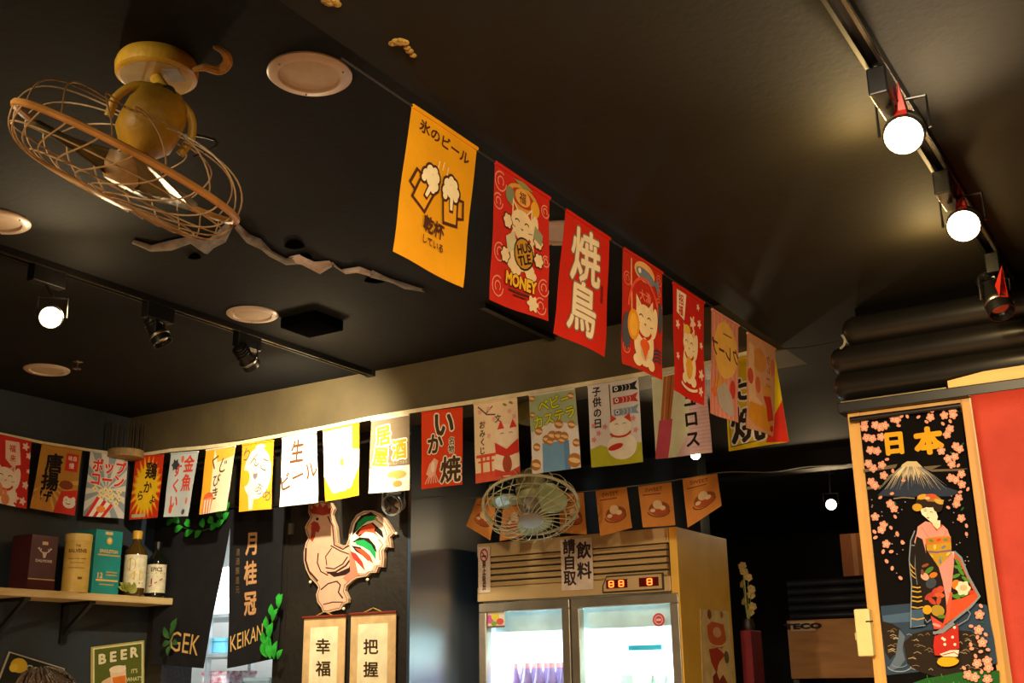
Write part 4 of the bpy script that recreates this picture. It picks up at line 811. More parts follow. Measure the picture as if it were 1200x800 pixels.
# ================================================================ NOREN, LAURELS, KITCHEN BEHIND
NY = 3.92
NOR = mat('noren_black_cloth', '232225', .95, scale=14, bump=.4, bscale=500, var=.1, spec=.1)
def cloth_sheet(name, label, corners, Y, m, cat, group, folds=3, amp=.012, n=24, draw=None, thick=.0012):
    c3 = [onY(x, y, Y) for x, y in corners]; t = thing(name, (c3[0]+c3[1])/2, label, cat, group)
    pan = Panel(*c3, 10, 14, rip=amp, ph=folds, grid=(14, 14)); pan.cloth(t.location, thick).build('cloth', m, t, smooth=True)
    if draw: a = Art(pan, .0010, .00005); draw(a); a.build(t)
    return t
GD = 'd8b06a'
def n_left(a):
    a.text('GEK', 5.7, 11.9, 2.55, GD, bold=0, rot=3, sx=1.15)
def n_right(a):
    a.text('KEIKAN', 3.6, 11.6, 2.0, GD, bold=0, rot=-6, sx=.95)
    a.text('月桂冠', 4.0, 5.9, 2.25, 'c99a6a', vert=True, bold=.04, out=('7a4a2c', .02), gap=1.2, sx=1.1); a.text('清酒醸造元', 1.6, 5.6, .7, '6a5638', vert=True, gap=1.2)
cloth_sheet('noren_curtain', 'left panel of the black door curtain, lettered GEK in gold', ((192, 600), (273, 600), (177, 778), (239, 783)), NY-.012, NOR, 'door curtain', 'black door curtain panels', 1.0, .010, draw=n_left)
cloth_sheet('noren_curtain', 'right panel of the black door curtain, lettered KEIKAN in gold', ((270.5, 597), (334, 594), (266, 783), (327, 771)), NY+.006, NOR, 'door curtain', 'black door curtain panels', 2.4, .010, draw=n_right)
G().tube([onY(186, 597, NY-.0+.012), onY(340, 590, NY+.012)], .009, 10).build('noren_rod', mat('dark_rod', '1b1612', .5)); tag(bpy.data.objects['noren_rod'], 'thin dark rod carrying the two black curtain panels', 'rod')
LG1 = mat('laurel_green', '2f9a34', .4, scale=30, sub='1d7a2a'); LG2 = mat('laurel_bright', '35b53c', .4, scale=30, sub='23902c'); LG3 = mat('laurel_dark', '2c5a2c', .5, scale=30, sub='3a6a34')
def laurel(label, stem, leaves, m, r=.002):
    P3 = [onY(x, y, NY-.035) for x, y in stem]; t = thing('laurel_sprig', P3[0], label, 'laurel sprig', 'laurel sprigs on the black door curtain')
    G().tube(P3, r, 6).build('stem', LG3, t, T=inv(t), smooth=True)
    for x, y, ang, L, w in leaves:
        o = onY(x, y, NY-.037)-t.location; a = math.radians(ang); d = (Vector((math.cos(a), 0, math.sin(a)))); leaf(o, d, (0.12*math.cos(ang), -1, .15), L/272, w/272, m, t)
laurel('wreath of bright green leaves along the top of the left curtain panel', [(200, 608), (215, 618), (232, 623), (250, 618), (262, 608), (268, 594)],
       [(204, 609, 200, 16, 4.5), (210, 612, 140, 15, 5), (214, 617, 200, 16, 5), (222, 617, 120, 13, 5), (226, 622, 200, 16, 5), (236, 622, 215, 14, 5), (238, 618, 95, 13, 5), (246, 620, 20, 16, 5), (250, 613, 130, 13, 5), (254, 617, 30, 15, 5.5), (258, 608, 95, 14, 5), (262, 609, 45, 13, 5), (266, 598, 75, 12, 4)], LG2)
laurel('green leaf spray on the right edge of the right curtain panel', [(318, 772), (312, 750), (316, 735), (323, 718), (331, 700)],
       [(313, 770, 115, 22, 5), (317, 772, 95, 26, 5), (321, 772, 80, 22, 5), (325, 772, 55, 14, 4), (312, 755, 115, 18, 4.5), (315, 748, 75, 20, 5), (315, 738, 110, 18, 5), (319, 728, 60, 18, 5), (320, 722, 105, 16, 4.5), (326, 712, 70, 18, 4.5), (328, 706, 100, 12, 4), (314, 762, 90, 20, 4.5)], LG2)
laurel('dull green sprig on the left curtain panel beside the shelf end', [(199, 758), (201, 745), (205, 735)],
       [(200, 746, 60, 20, 5), (199, 748, 130, 20, 4.5), (200, 752, 195, 16, 4), (200, 756, 250, 14, 4), (203, 750, 330, 10, 4), (203, 740, 75, 18, 5)], LG3)
# kitchen things behind the curtain
def kb(name, label, p0, p1, Y, d, m, cat, b=.003, extra=None):
    a = onY(*p0, Y); c = onY(*p1, Y); t = thing(name, ((a.x+c.x)/2, Y+d/2, min(a.z, c.z)), label, cat)
    G().bb((a.x, Y, a.z), (c.x, Y+d, c.z), b=b).build('body', m, t, T=inv(t))
    if extra: extra(t, a, c, Y)
    return t
STL = mat('stainless_steel', 'a8b0b2', .3, metal=.8, scale=12)
zsh = onY(255, 719, 5.0).z; zs2 = onY(255, 765, 5.0).z; zs3 = onY(280, 830, 5.0).z
t = thing('steel_rack', (-5.0, 5.2, 0), 'stainless kitchen rack seen through the gap of the black curtain', 'rack')
for z in (zsh, zs2, zs3): G().bb((-6.1, 5.0, z-.025), (-3.95, 5.4, z), b=.003).build('shelf_board', STL, t, T=inv(t))
for x in (-6.08, -5.31, -3.97):
    for y in (5.02, 5.38): G().bb((x-.013, y-.013, 0), (x+.013, y+.013, 2.1)).build('post', STL, t, T=inv(t))
def kbox(name, label, xa, xb, z, h, m, cat, Y=5.05, d=.25, art=None):
    a = onY(xa, 740, Y).x; b = onY(xb, 740, Y).x; t = thing(name, ((a+b)/2, Y+d/2, z), label, cat)
    G().bb((a, Y, z), (b, Y+d, z+h), b=.006).build('body', m, t, T=inv(t))
    G().bb((a-.004, Y-.004, z+h-.02), (b+.004, Y+d+.004, z+h+.002), b=.002).build('lid', m, t, T=inv(t))
    if art: ar = Art(Panel((a, Y, z+h), (b, Y, z+h), (a, Y, z), (b, Y, z), 10, 10, grid=None), .0006+.004, .0001); art(ar); ar.build(t)
kbox('storage_bin', 'white storage bin at the top of the kitchen gap', 247, 275, zsh, .28, mat('white_plastic', 'eef0f0', .4), 'bin')
kbox('food_tub', 'blue food tub under the white bin in the curtain gap', 246, 264, zs2, .09, mat('blue_tub', '5a9fb8', .4), 'tub')
kbox('snack_pack', 'pink and white pack beside the lettering gap of the curtain', 240, 268, zs3+.142, .07, mat('pink_pack', 'b8606a', .6, sub='e8dcdc', scale=30), 'pack')
kbox('storage_bin', 'grey white bin with scribbled label below the left curtain panel', 212, 250, zs3, .135, mat('pale_bin', 'cfd8dc', .5), 'bin', art=lambda a: a.text('ハン', 5.5, 4, 4, '2a2e3a', bold=.03))
kbox('food_tub', 'light blue tub below the gap of the curtain', 263, 286, zs3, .14, mat('sky_tub', '8fb4c8', .4), 'tub')
kbox('steel_tray', 'grey steel tray below the right curtain panel', 289, 318, zs3, .17, mat('tray_grey', '8a9490', .35, metal=.5), 'tray')
# door frame
DF = mat('door_frame_dark', '1d1813', .6, scale=6, bump=.2)
g = G().bb((-3.76, 3.945, 0), (-3.69, 4.14, 2.34)).bb((-4.55, 3.945, 0), (-4.49, 4.14, 2.34)).bb((-4.55, 3.945, 2.29), (-3.69, 4.14, 2.36)); struct(g, 'door_1', DF)
t = wsign('red_notice', 'small red and white notice at the foot of the left curtain panel', ((176, 780), (206, 781), (176, 815), (206, 816)), 10, 10, .004, mat('red_card', 'b81e34', .5), None, lambda a: a.rect(0, 0, 10, 10, 'c4203a'), X=-4.60)

# ================================================================ ROOSTER BOARD, SCROLLS
RP = PixPanel(3.945-.02, 330, 570, 3.476)
OUT = [(110,75),(135,62),(165,58),(200,65),(215,90),(205,115),(212,140),(222,165),(226,200),(228,230),(245,240),(262,238),(272,215),(275,180),(285,145),(305,115),(335,98),(370,97),(400,110),(425,135),(445,165),(458,190),(440,205),(445,225),(447,248),(425,245),(415,262),(418,290),(415,328),(395,325),(385,350),(360,350),(345,365),(325,368),(305,372),(285,385),(262,405),(258,425),(272,455),(270,472),(250,480),(240,500),(215,505),(190,513),(168,510),(160,490),(145,470),(140,440),(150,410),(140,395),(115,370),(98,335),(90,300),(90,265),(98,230),(108,210),(100,190),(95,165),(105,145),(118,125),(108,105)]
p0 = RP.P(240, 300); t = thing('rooster_board', p0, 'cut-out wooden rooster board with a striped green and orange tail on the dark wall', 'rooster sign')
g = G(); g.prism([RP.P(x, y) for x, y in OUT], (0, .018, 0)); g.build('board', mat('rooster_edge_wood', 'c9a888', .5, scale=20), t, T=inv(t))
a = Art(RP, .0006, .00005)
def inset(pts, k, c=None):
    n = len(pts); out = []
    for i in range(n):
        x0, y0 = pts[i-1]; x1, y1 = pts[i]; x2, y2 = pts[(i+1) % n]; nx, ny = -(y2-y0), x2-x0; l = math.hypot(nx, ny); out.append((x1+nx/l*k, y1+ny/l*k))
    return out
a.poly(inset(OUT, 5), '7a4c3a'); a.poly(inset(OUT, 8), 'd2a58a')
a.poly([(120,108),(112,84),(126,92),(128,72),(146,84),(156,66),(168,84),(184,68),(190,90),(204,84),(198,110),(170,118)], 'b8402e')
a.poly([(118,152),(132,140),(150,148),(158,168),(150,188),(140,182),(136,205),(126,226),(116,214),(122,186)], 'a83a28'); a.poly([(100,166),(118,150),(124,160),(108,176)], 'd89a5a'); a.ell(146, 132, 6, 6, '2a1812')
for pts, w in (([(188,120),(208,160),(212,200),(215,238),(250,255),(276,240)], 6), ([(100,250),(98,300),(112,345),(148,385)], 8), ([(150,270),(146,310),(160,345),(190,362)], 5), ([(186,352),(220,348),(262,322),(285,290)], 7), ([(200,240),(240,262),(275,275)], 5), ([(160,420),(190,395),(225,385)], 5), ([(225,385),(240,400),(232,430),(250,455)], 6), ([(170,480),(210,470),(250,470)], 4), ([(180,330),(215,335),(250,315),(270,285)], 5), ([(205,250),(180,285),(185,320)], 4)): a.line(pts, w, '3a1f18')
a.poly([(180,345),(230,350),(275,330),(295,280),(305,300),(300,335),(260,360),(215,368)], '2a1612')
a.poly([(276,270),(300,282),(312,330),(318,360),(296,372),(268,390),(250,372),(280,345)], 'b87a62')
# tail feathers
a.poly([(278,210),(290,160),(310,125),(345,108),(385,118),(420,150),(436,195),(420,225),(425,240),(405,262),(405,300),(398,318),(378,320),(368,342),(340,350),(312,352),(300,300),(284,262)], 'efe0cc')
K = '20140f'
def feather(pts, c, e=7): a.poly(pts, c)
feather([(288,200),(300,150),(325,118),(365,104),(392,120),(350,138),(318,168)], K); feather([(300,180),(312,146),(338,122),(380,118),(392,134),(350,142),(318,168)], '1f9a4c')
feather([(300,190),(330,160),(372,146),(410,180),(418,212),(385,184),(345,180),(318,205)], K); feather([(306,212),(326,168),(366,150),(382,164),(378,180),(400,206),(374,188),(344,184),(318,196)], 'e8552c')
feather([(288,226),(318,206),(356,210),(382,240),(390,270),(352,240),(322,228)], K); feather([(300,222),(336,216),(366,236),(384,268),(386,300),(360,262),(330,244),(306,236)], '1f9a4c')
feather([(285,240),(320,246),(348,272),(356,306),(332,282),(304,264)], K); feather([(300,250),(334,256),(362,282),(376,314),(350,296),(326,276)], 'e0502e')
feather([(280,262),(304,272),(330,306),(342,344),(318,318),(292,292)], 'c8372a'); a.line([(380,130),(418,160),(430,200)], 6, 'b88a5a'); a.line([(396,214),(414,236),(398,262),(402,300)], 6, 'b88a5a')
a.build(t)
for x, y in ((112, 388), (345, 378), (462, 190), (248, 497)):
    p = RP.P(x, y, .0)-t.location; G().ball(p+Vector((0, .008, 0)), .007, 10).build('led_stud', mat('stud_glow', 'f0e4c0', .3), t, smooth=True)

SCRL = mat('scroll_silk', 'cfae7c', .7, scale=20); PAPR = mat('scroll_paper', 'efe2bc', .8, scale=14)
def scroll(x0, x1, ytop, txt, label, tx, ys, col=None):
    Y = 3.93; A = onY(x0, ytop, Y); Bp = onY(x1, ytop-1, Y); zt = A.z; w = Bp.x-A.x; t = thing('hanging_scroll', ((A.x+Bp.x)/2, Y, zt), label, 'scroll', 'calligraphy scrolls under the rooster')
    H = 1.0; g = G().bb((A.x, Y, zt-H), (Bp.x, Y+.004, zt)); g.build('backing', SCRL, t, T=inv(t))
    G().bb((A.x+w*.17, Y-.0015, zt-H+.1), (Bp.x-w*.17, Y, zt-.045)).build('paper', PAPR, t, T=inv(t))
    G().tube([(A.x-.006, Y-.004, zt), (Bp.x+.006, Y-.004, zt)], .006, 10).build('top_rod', mat('red_brown_rod', '7a2a1c', .5), t, T=inv(t), smooth=True)
    G().tube([(A.x+w*.3, Y-.003, zt+.004), ((A.x+Bp.x)/2, Y-.001, zt+.022), (Bp.x-w*.3, Y-.003, zt+.004)], .0022, 6).build('hanging_loop', mat('gold_cord', 'c9a040', .5), t, T=inv(t), smooth=True)
    G().tube([(A.x-.012, Y-.004, zt-H), (Bp.x+.012, Y-.004, zt-H)], .010, 10).build('bottom_rod', mat('red_brown_rod', '7a2a1c', .5), t, T=inv(t), smooth=True)
    a = Art(PixPanel(Y), .0026, .0002)
    for ch, y in zip(txt, ys): a.text(ch, tx, y, 19, '3a2814', bold=.03, sx=.95)
    a.build(t)
scroll(356.5, 405, 723.5, '幸福人', 'left calligraphy scroll, directly below the rooster feet', 379, (757, 783, 811))
scroll(411.5, 464, 719.5, '把握時', 'right calligraphy scroll with the small gold loop', 435, (757.5, 784, 812))
t = tag(G().bb(tuple(onY(338, 613, 3.93)), tuple(onY(343, 626, 3.94)+Vector((0, .008, 0))), b=.001).build('wall_switch', mat('dim_switch', '5a5648', .5)), 'tiny dim switch plate on the dark wall left of the rooster', 'switch')
# ================================================================ DRINKS FRIDGE
FX0, FX1, FY0, FY1, FT = -2.907, -1.917, 4.35, 4.91, 2.0936; FH = 1.8337
FRS = mat('fridge_cream_metal', 'c4a878', .4, metal=.25, scale=6, var=.06); FRSIDE = mat('fridge_side_yellow', 'e6b848', .5, scale=8, sub='dcac3c'); ALU = mat('door_aluminium', 'a39a8c', .3, metal=.7, scale=10)
WIN = mat('fridge_liner_white', 'f2f5f4', .5); 
fr = thing('drinks_fridge', ((FX0+FX1)/2, FY0, 0), 'two door glass drinks fridge with cream louvred header and yellow side', 'fridge')
I = inv(fr)
g = G(); g.bb((FX0, FY0+.05, .1), (FX0+.035, FY1, FT-.002)).bb((FX0+.035, FY1-.04, .1), (FX1-.035, FY1, FH)).bb((FX0+.035, FY0+.05, .06), (FX1-.035, FY1, .14)).bb((FX0+.035, FY0+.05, FH-.03), (FX1-.035, FY1-.04, FH)); g.build('cabinet_body', WIN, fr, T=I)
G().bb((FX1-.035, FY0+.005, .08), (FX1, FY1, FT), b=.002).build('side_panel', FRSIDE, fr, T=I)
G().bb((FX0, FY0+.03, FH), (FX1-.036, FY1-.002, FT-.004)).build('header_box', FRS, fr, T=I)
G().bb((FX0+.01, FY0+.04, 0), (FX1-.01, FY1-.02, .10)).build('plinth', mat('plinth_dark', '1a1a1a', .5), fr, T=I)
xm = (FX0+FX1-.036)/2
# header front: top and bottom bands with louvres between
G().bb((FX0, FY0, FT-.062), (FX1-.036, FY0+.03, FT), b=.003).build('header_top_band', FRS, fr, T=I)
G().bb((FX0, FY0, FH), (FX1-.036, FY0+.03, FH+.062), b=.003).build('header_bottom_band', FRS, fr, T=I)
z0, z1 = FH+.062, FT-.062; n = 5; pz = (z1-z0)/n
lou = None
for k in range(n):
    z = z0+pz*k
    if lou is None:
        g = G(); g.prism([(FX0+.012, FY0+.026, z+.002), (FX0+.012, FY0+.004, z+.003), (FX0+.012, FY0-.001, z+pz*.4), (FX0+.012, FY0+.004, z+pz*.80), (FX0+.012, FY0+.026, z+pz*.86)], (FX1-FX0-.036-.024, 0, 0)); lou = g.build('louvre', FRS, fr, T=I)
    else: o = lou.copy(); COL.objects.link(o); o.parent = fr; o.matrix_local = I @ Matrix.Translation((0, 0, pz*k))
GR = mat('louvre_gap_dark', '2c2417', .7)
G().bb((FX0+.004, FY0+.024, z0), (FX1-.04, FY0+.0295, z1)).build('louvre_back', GR, fr, T=I)
# control panel
a_ = onY(708, 676, FY0); b_ = onY(777, 690, FY0); cx, cz = (a_.x+b_.x)/2, (a_.z+b_.z)/2; w, h = b_.x-a_.x, .058
def rr(cx, cz, w, h, k=.3): return [(cx-w/2+h*k, cz+h/2), (cx+w/2, cz+h/2), (cx+w/2, cz-h/2), (cx-w/2, cz-h/2), (cx-w/2, cz-h*.1)]
cp = G(); cp.prism([(x, FY0-.008, z) for x, z in rr(cx, cz, w+.014, h+.012)], (0, .008, 0)); cpo = cp.build('control_panel', mat('panel_rim_dark', '332a1c', .4), fr, T=I)
cp = G(); cp.prism([(x, FY0-.0095, z) for x, z in rr(cx, cz, w, h)], (0, .003, 0)); cp.build('panel_face', FRS, cpo, T=None)
LED = mat('red_led_digit', 'ff5a1e', .4, emit=6); LEDD = mat('led_window', '5a120c', .2)
for (u0, u1, kind) in ((.05, .42, 0), (.62, .95, 1)):
    xa, xb = cx-w/2+w*u0, cx-w/2+w*u1
    o = G().bb((xa, FY0-.0115, cz-.018), (xb, FY0-.009, cz+.018)).build('led_window', LEDD, cpo)
    for q in ((.25, .72) if kind == 0 else (.55,)):
        g = G(); xc = xa+(xb-xa)*q; s = .010
        for dx, dz, ww, hh in ((0, .012, s*1.5, .004), (0, 0, s*1.5, .004), (0, -.012, s*1.5, .004), (s, .006, .004, .012), (-s, -.006, .004, .012), (s, -.006, .004, .012), (-s, .006, .004, .012)): g.box((xc+dx, FY0-.0125, cz+dz), (ww, .002, hh))
        g.build('digit', LED, cpo)
# stickers on the header
def sheet(parent, x0, x1, y0, y1, m, draw, Y=None, W_=10, H_=20, name='sticker', off=.0015):
    Y = FY0-.001 if Y is None else Y; A = onY(x0, y0, Y); B_ = onY(x1, y1, Y); z0_, z1_ = B_.z, A.z
    G().bb((A.x, Y-off, z0_), (B_.x, Y, z1_)).build(name, m, parent, T=inv(parent))
    q = Y-off; ar = Art(Panel((A.x, q, z1_), (B_.x, q, z1_), (A.x, q, z0_), (B_.x, q, z0_), W_, H_, grid=None), .0006, .00012); draw(ar); ar.build(parent)
PP = mat('sticker_paper', 'd2bfae', .7, scale=20)
def st_smoke(a):
    a.ell(5, 3.8, 3.4, 3.0, 'a8282a'); a.ell(5, 3.8, 2.5, 2.2, 'd2bfae'); a.line([(3.2, 2.2), (6.8, 5.4)], .8, 'a8282a'); a.line([(3.0, 4.2), (7.0, 4.2)], .7, '4a2a22')
    a.text('禁止吸菸', 5, 12.4, 3.4, '5a3a2c', vert=True, bold=.07, gap=.95, sx=.9)
sn = thing('no_smoking_sticker', onY(563, 641, FY0), 'narrow no smoking sticker at the left end of the fridge header', 'sticker'); sheet(sn, 560.5, 575, 641, 694, PP, st_smoke, Y=FY0-.0035)
sn = thing('paper_notice', onY(660, 630, FY0), 'paper notice strip with two columns of bold black characters on the fridge header', 'notice')
def st_self(a):
    a.text('請自取', 2.7, 6.3, 4.3, '382c2c', vert=True, bold=.055, gap=1.0, sx=.95); a.text('飲料', 7.3, 6.1, 4.8, '382c2c', vert=True, bold=.055, gap=1.15, sx=.95); a.rect(4.9, 0, 5.05, 13, 'b8a494')
sheet(sn, 657, 696, 632.5, 690, PP, st_self, Y=FY0-.0035, H_=14)
# doors
GL = glass('fridge_glass', (.97, 1, 1), .12)
def fdoor(xa, xb):
    zt = FH-.008; zb = .12; f = .040
    d = G().bb((xa, FY0, zt-f), (xb, FY0+.045, zt), b=.004).bb((xa, FY0, zb), (xb, FY0+.045, zb+f), b=.004).bb((xa, FY0, zb+f), (xa+f, FY0+.045, zt-f), b=.004).bb((xb-f, FY0, zb+f), (xb, FY0+.045, zt-f), b=.004).build('door', ALU, fr, T=I)
    G().bb((xa+f-.003, FY0+.018, zb+f-.003), (xb-f+.003, FY0+.024, zt-f+.003)).build('glass_pane', GL, d)
    return d
xg = onY(669, 750, FY0).x
d1 = fdoor(FX0+.006, xg-.003); d2 = fdoor(xg+.003, FX1-.006)
for o, x in ((d1, xg-.022), (d2, xg+.022)): G().tube([(x, FY0-.001, 1.30), (x, FY0-.028, 1.29), (x, FY0-.028, 1.0), (x, FY0-.001, .99)], .007, 8).build('handle', ALU, o, smooth=True)
# interior
G().bb((xg-.012, FY0+.06, .14), (xg+.012, FY0+.075, FH-.03)).build('mullion', WIN, fr, T=I)
for z in (.50, .90, 1.29): G().bb((FX0+.036, FY0+.10, z-.012), (FX1-.036, FY1-.045, z)).build('shelf', WIN, fr, T=I)
G().bb((FX0+.04, FY0+.09, 1.70), (FX1-.04, FY0+.10, 1.79)).build('light_valance', mat('valance_pale', 'd4e6ea', .4), fr, T=I)
TUBE = mat('fridge_led', 'c8f2ff', .5, emit=14)
for xx in (FX0+.05, FX1-.05, xg): G().tube([(xx, FY0+.082, .2), (xx, FY0+.082, 1.69)], .007, 8).build('light_tube', TUBE, fr, T=I)
G().tube([(FX0+.06, FY0+.16, 1.775), (FX1-.06, FY0+.16, 1.775)], .009, 8).build('light_tube', TUBE, fr, T=I)
lamp('fridge_light', 'AREA', ((FX0+FX1)/2, FY0+.18, 1.765), ((FX0+FX1)/2, FY0+.26, 1.0), 5.5, (.72, .94, 1), .8, .05)
for xx, s in ((FX0+.062, 1), (FX1-.062, -1)):
    lamp('fridge_light', 'AREA', (xx, FY0+.10, 1.2), (xx+s*.3, FY0+.28, 1.2), 4.2, (.62, .94, 1), .03, 1.0)
lamp('fridge_light', 'POINT', (-2.62, FY0+.14, 1.55), None, .3, (.5, .8, 1), .05)
# stickers on glass
sn = thing('flower_sticker', onY(568, 716, FY0+.017), 'small colourful sticker in the corner of the left fridge door', 'sticker')
sheet(sn, 568.5, 592, 716, 734.5, mat('sticker_white', 'd8d4c8', .6), lambda a: (a.ell(2.4, 5, 2.0, 2.6, 'c85a9a'), a.ell(5.2, 3.6, 2.0, 2.2, 'd8c84a'), a.ell(7.6, 6.6, 1.8, 2.0, 'd85a4a'), a.ell(4.6, 7.6, 1.5, 1.4, '7aa83a'), a.rect(0, 9, 10, 10, '7a5a4a')), Y=FY0+.0175, H_=10)
lg = thing('round_logo_sticker', onY(772, 726, FY0+.017), 'small red round mark at the top right of the right fridge door', 'sticker')
c0 = onY(772, 726, FY0+.0165)
G().lathe([(0, 0), (.027, 0), (.027, .001), (0, .001)], 28).build('disc', mat('logo_red', 'd8405a', .5), lg, T=frame(c0-lg.location, (0, -1, 0)))
a = Art(Panel(c0+Vector((-.027, -.0012, .027)), c0+Vector((.027, -.0012, .027)), c0+Vector((-.027, -.0012, -.027)), c0+Vector((.027, -.0012, -.027)), 10, 10, grid=None), .0004, .0001); a.arc(5, 5, 3.2, 3.2, 0, 360, .6, 'f0d0d4', 18); a.rect(3, 4.2, 7, 5.8, 'f0d0d4'); a.build(lg)
# bottles inside
PUR = mat('purple_sleeve', '8d6a96', .5, scale=20, sub='7a5a88'); CLR = mat('milky_bottle', 'd8e8ea', .25, coat=.3); CAPR = mat('pink_cap', 'd87a7a', .4); LBW = mat('white_label', 'e8ecec', .5)
def soda(x, y, z, h, sl, cap, label, group, first={}):
    key = (sl.name, h)
    t = thing('drink_bottle', (x, y, z), label, 'bottle', group)
    if key in first:
        for ch in first[key].children: o = ch.copy(); COL.objects.link(o); o.parent = t
        return t
    first[key] = t; r = .029
    G().lathe([(0, 0), (r*.9, 0), (r, .008), (r*.93, h*.35), (r, h*.55), (r*.95, h*.66), (r*.45, h*.86), (r*.42, h*.94), (0, h*.94)], 18).build('body', CLR, t, smooth=True)
    G().lathe([(r*1.02, h*.55), (r*.98, h*.67), (r*.50, h*.865), (r*.46, h*.93), (r*.44, h*.93), (r*.97, h*.655), (r*1.0, h*.55)], 18).build('sleeve', sl, t, smooth=True)
    G().lathe([(r*.985, h*.14), (r*.96, h*.36), (r*1.005, h*.52), (r*1.0, h*.14)], 18).build('paper_label', LBW, t, smooth=True)
    G().lathe([(r*.5, h*.92), (r*.5, h), (0, h)], 14).build('cap', cap, t, smooth=True); return t
xa = onY(603, 770, FY0+.15).x; xb = onY(661, 770, FY0+.15).x
for row in range(2):
    for k in range(5): soda(xa+(xb-xa)*(k+.0)/4*1.0, FY0+.15+row*.068, 1.29, .275, PUR, CAPR, 'purple sleeved bottle, %s from the left in the %s row behind the left fridge door' % (('first', 'second', 'third', 'fourth', 'fifth')[k], 'front' if row == 0 else 'back'), 'purple bottles in the %s row of the fridge' % ('front' if row == 0 else 'second'))
GRN = mat('green_sleeve', '8aa88a', .5)
for k in range(2): soda(onY(766+k*16, 780, FY0+.15).x, FY0+.15, 1.29, .215, GRN, mat('steel_cap', 'b0b8b4', .3, metal=.5), ('pale green bottle behind the right fridge door, the left of two', 'pale green bottle behind the right fridge door, nearest its right edge')[k], 'pale green bottles in the fridge')
BR = G().bb(tuple(onY(736, 756, FY0+.095)), tuple(onY(776, 761, FY0+.10)), b=.001).build('price_strip', mat('cyan_strip', '3ab8dc', .4)); tag(BR, 'thin cyan strip behind the right fridge door glass', 'price strip')
for x0, x1, h, lab in ((688, 716, .30, 'tall white milk carton at the left behind the right fridge door'), (727, 741, .27, 'pale green white carton in the middle behind the right fridge door')):
    p = onY(x0, 780, FY0+.17).x; q = onY(x1, 780, FY0+.17).x; t = thing('drink_carton', ((p+q)/2, FY0+.205, 1.29), lab, 'carton')
    G().bb((p, FY0+.17, 1.29), (q, FY0+.24, 1.29+h*.8)).build('carton_body', mat('carton_pale_%d' % x0, 'eef4ee' if x0 < 700 else 'cfe6d2', .5), t, T=inv(t))
    G().prism([(p, FY0+.17, 1.29+h*.8), (p, FY0+.24, 1.29+h*.8), (p, FY0+.205, 1.29+h)], (q-p, 0, 0)).build('gable_top', mat('carton_top', 'dfe8e4', .5), t, T=inv(t))
# poster on the fridge side
SXp = FX1+.0015
c3 = [onX(x, y, SXp) for x, y in ((820, 713), (854, 716), (824, 822), (863, 822))]
t = thing('side_poster', (c3[0]+c3[1])/2, 'cream poster with red and orange figures on the yellow fridge side', 'poster')
G().prism([c3[0], c3[1], c3[3], c3[2]], (.001, 0, 0)).build('sheet', mat('poster_cream', 'dcbf80', .7, scale=20), t, T=inv(t))
a = Art(Panel(*[p+Vector((.001, 0, 0)) for p in c3], 10, 26, grid=None), .0008, .00015)
a.ell(3.0, 1.4, .7, 1.4, '8a4a24'); a.ell(7.2, 1.2, .5, 1.0, 'a8702a'); a.poly([(2.0, 4.6), (3.6, 3.4), (7.6, 4.0), (8.2, 8.4), (6.6, 11.0), (3.4, 10.6), (2.2, 8.0)], 'c8602e'); a.poly([(2.2, 11.4), (5.0, 10.8), (7.4, 12.8), (5.4, 14.8), (4.2, 18.2), (2.8, 15.0)], 'b03a1e'); a.ell(7.8, 13.4, .8, 1.8, '6a5a2a'); a.ell(5.2, 6.4, 1.4, 1.5, 'e0a878'); a.ell(6.2, 17.0, 1.6, 2.2, 'e8c08a')
a.poly([(3.0, 19), (4.2, 17.6), (5.0, 20), (6.2, 18.4), (7.6, 21), (8.2, 25.5), (3.0, 25.5)], '8a3418'); a.ell(5.6, 23.6, 1.6, 1.4, 'e0701e'); a.arc(5, 9.2, 2.6, 1.2, 10, 170, .5, 'e8c08a'); a.build(t)

# ================================================================ RIGHT OF THE FRIDGE AND THE PASSAGE
p = onY(876, 738, 5.06); t = thing('red_stand', (p.x, 5.10, 0), 'dark red cloth covered stand behind the right edge of the fridge', 'stand')
G().bb((p.x-.03, 5.04, 0), (p.x+.022, 5.18, p.z), b=.006).build('stand_body', mat('crimson_cloth', '741420', .8, scale=20), t, T=inv(t))
fz = onY(874, 726, 5.06).z; t = thing('dried_flower_bunch', (p.x-.005, 5.09, p.z), 'bunch of cream dried flowers on top of the red stand beside the fridge', 'flowers')
G().lathe([(.0, 0), (.022, 0), (.028, .02), (.02, .05), (.016, .05), (.0, .01)], 16).build('pot', mat('dark_pot', '2a221a', .5), t, smooth=True)
FLW = mat('cream_petal', 'c9b078', .7, scale=30, sub='a88a50'); rnd = random.Random(4)
for k in range(9):
    a_ = rnd.random()*6.28; e = Vector((.024*math.cos(a_), .03*math.sin(a_), .08+.026*k)); G().tube([(0, 0, .03), e*.6+Vector((0, 0, .01)), e], .0015, 5).build('stem', LEAF1, t)
    g = G()
    for j in range(6): q = j*PI/3; F = frame(e, (math.cos(a_), -1, .4)); g.ball((.012*math.cos(q), .012*math.sin(q), .002), .009, 8, T=F, sc=(1, 1, .4))
    g.ball(tuple(e), .006, 8); g.build('flower', FLW, t, smooth=True)
CABW = mat('cabinet_wood', 'a8702e', .5, scale=4, stretch=(1, 1, 8), sub='946026')
A = onY(922, 727, 6.0); B_ = onY(1006, 794, 6.0); xr = A.x+.62
t = thing('wooden_cabinet', ((A.x+xr)/2, 6.2, 0), 'wooden cabinet with a dark open front in the passage left of the tapestry', 'cabinet')
G().bb((A.x, 6.0, B_.z), (xr, 6.03, A.z), b=.002).build('front_panel', CABW, t, T=inv(t))
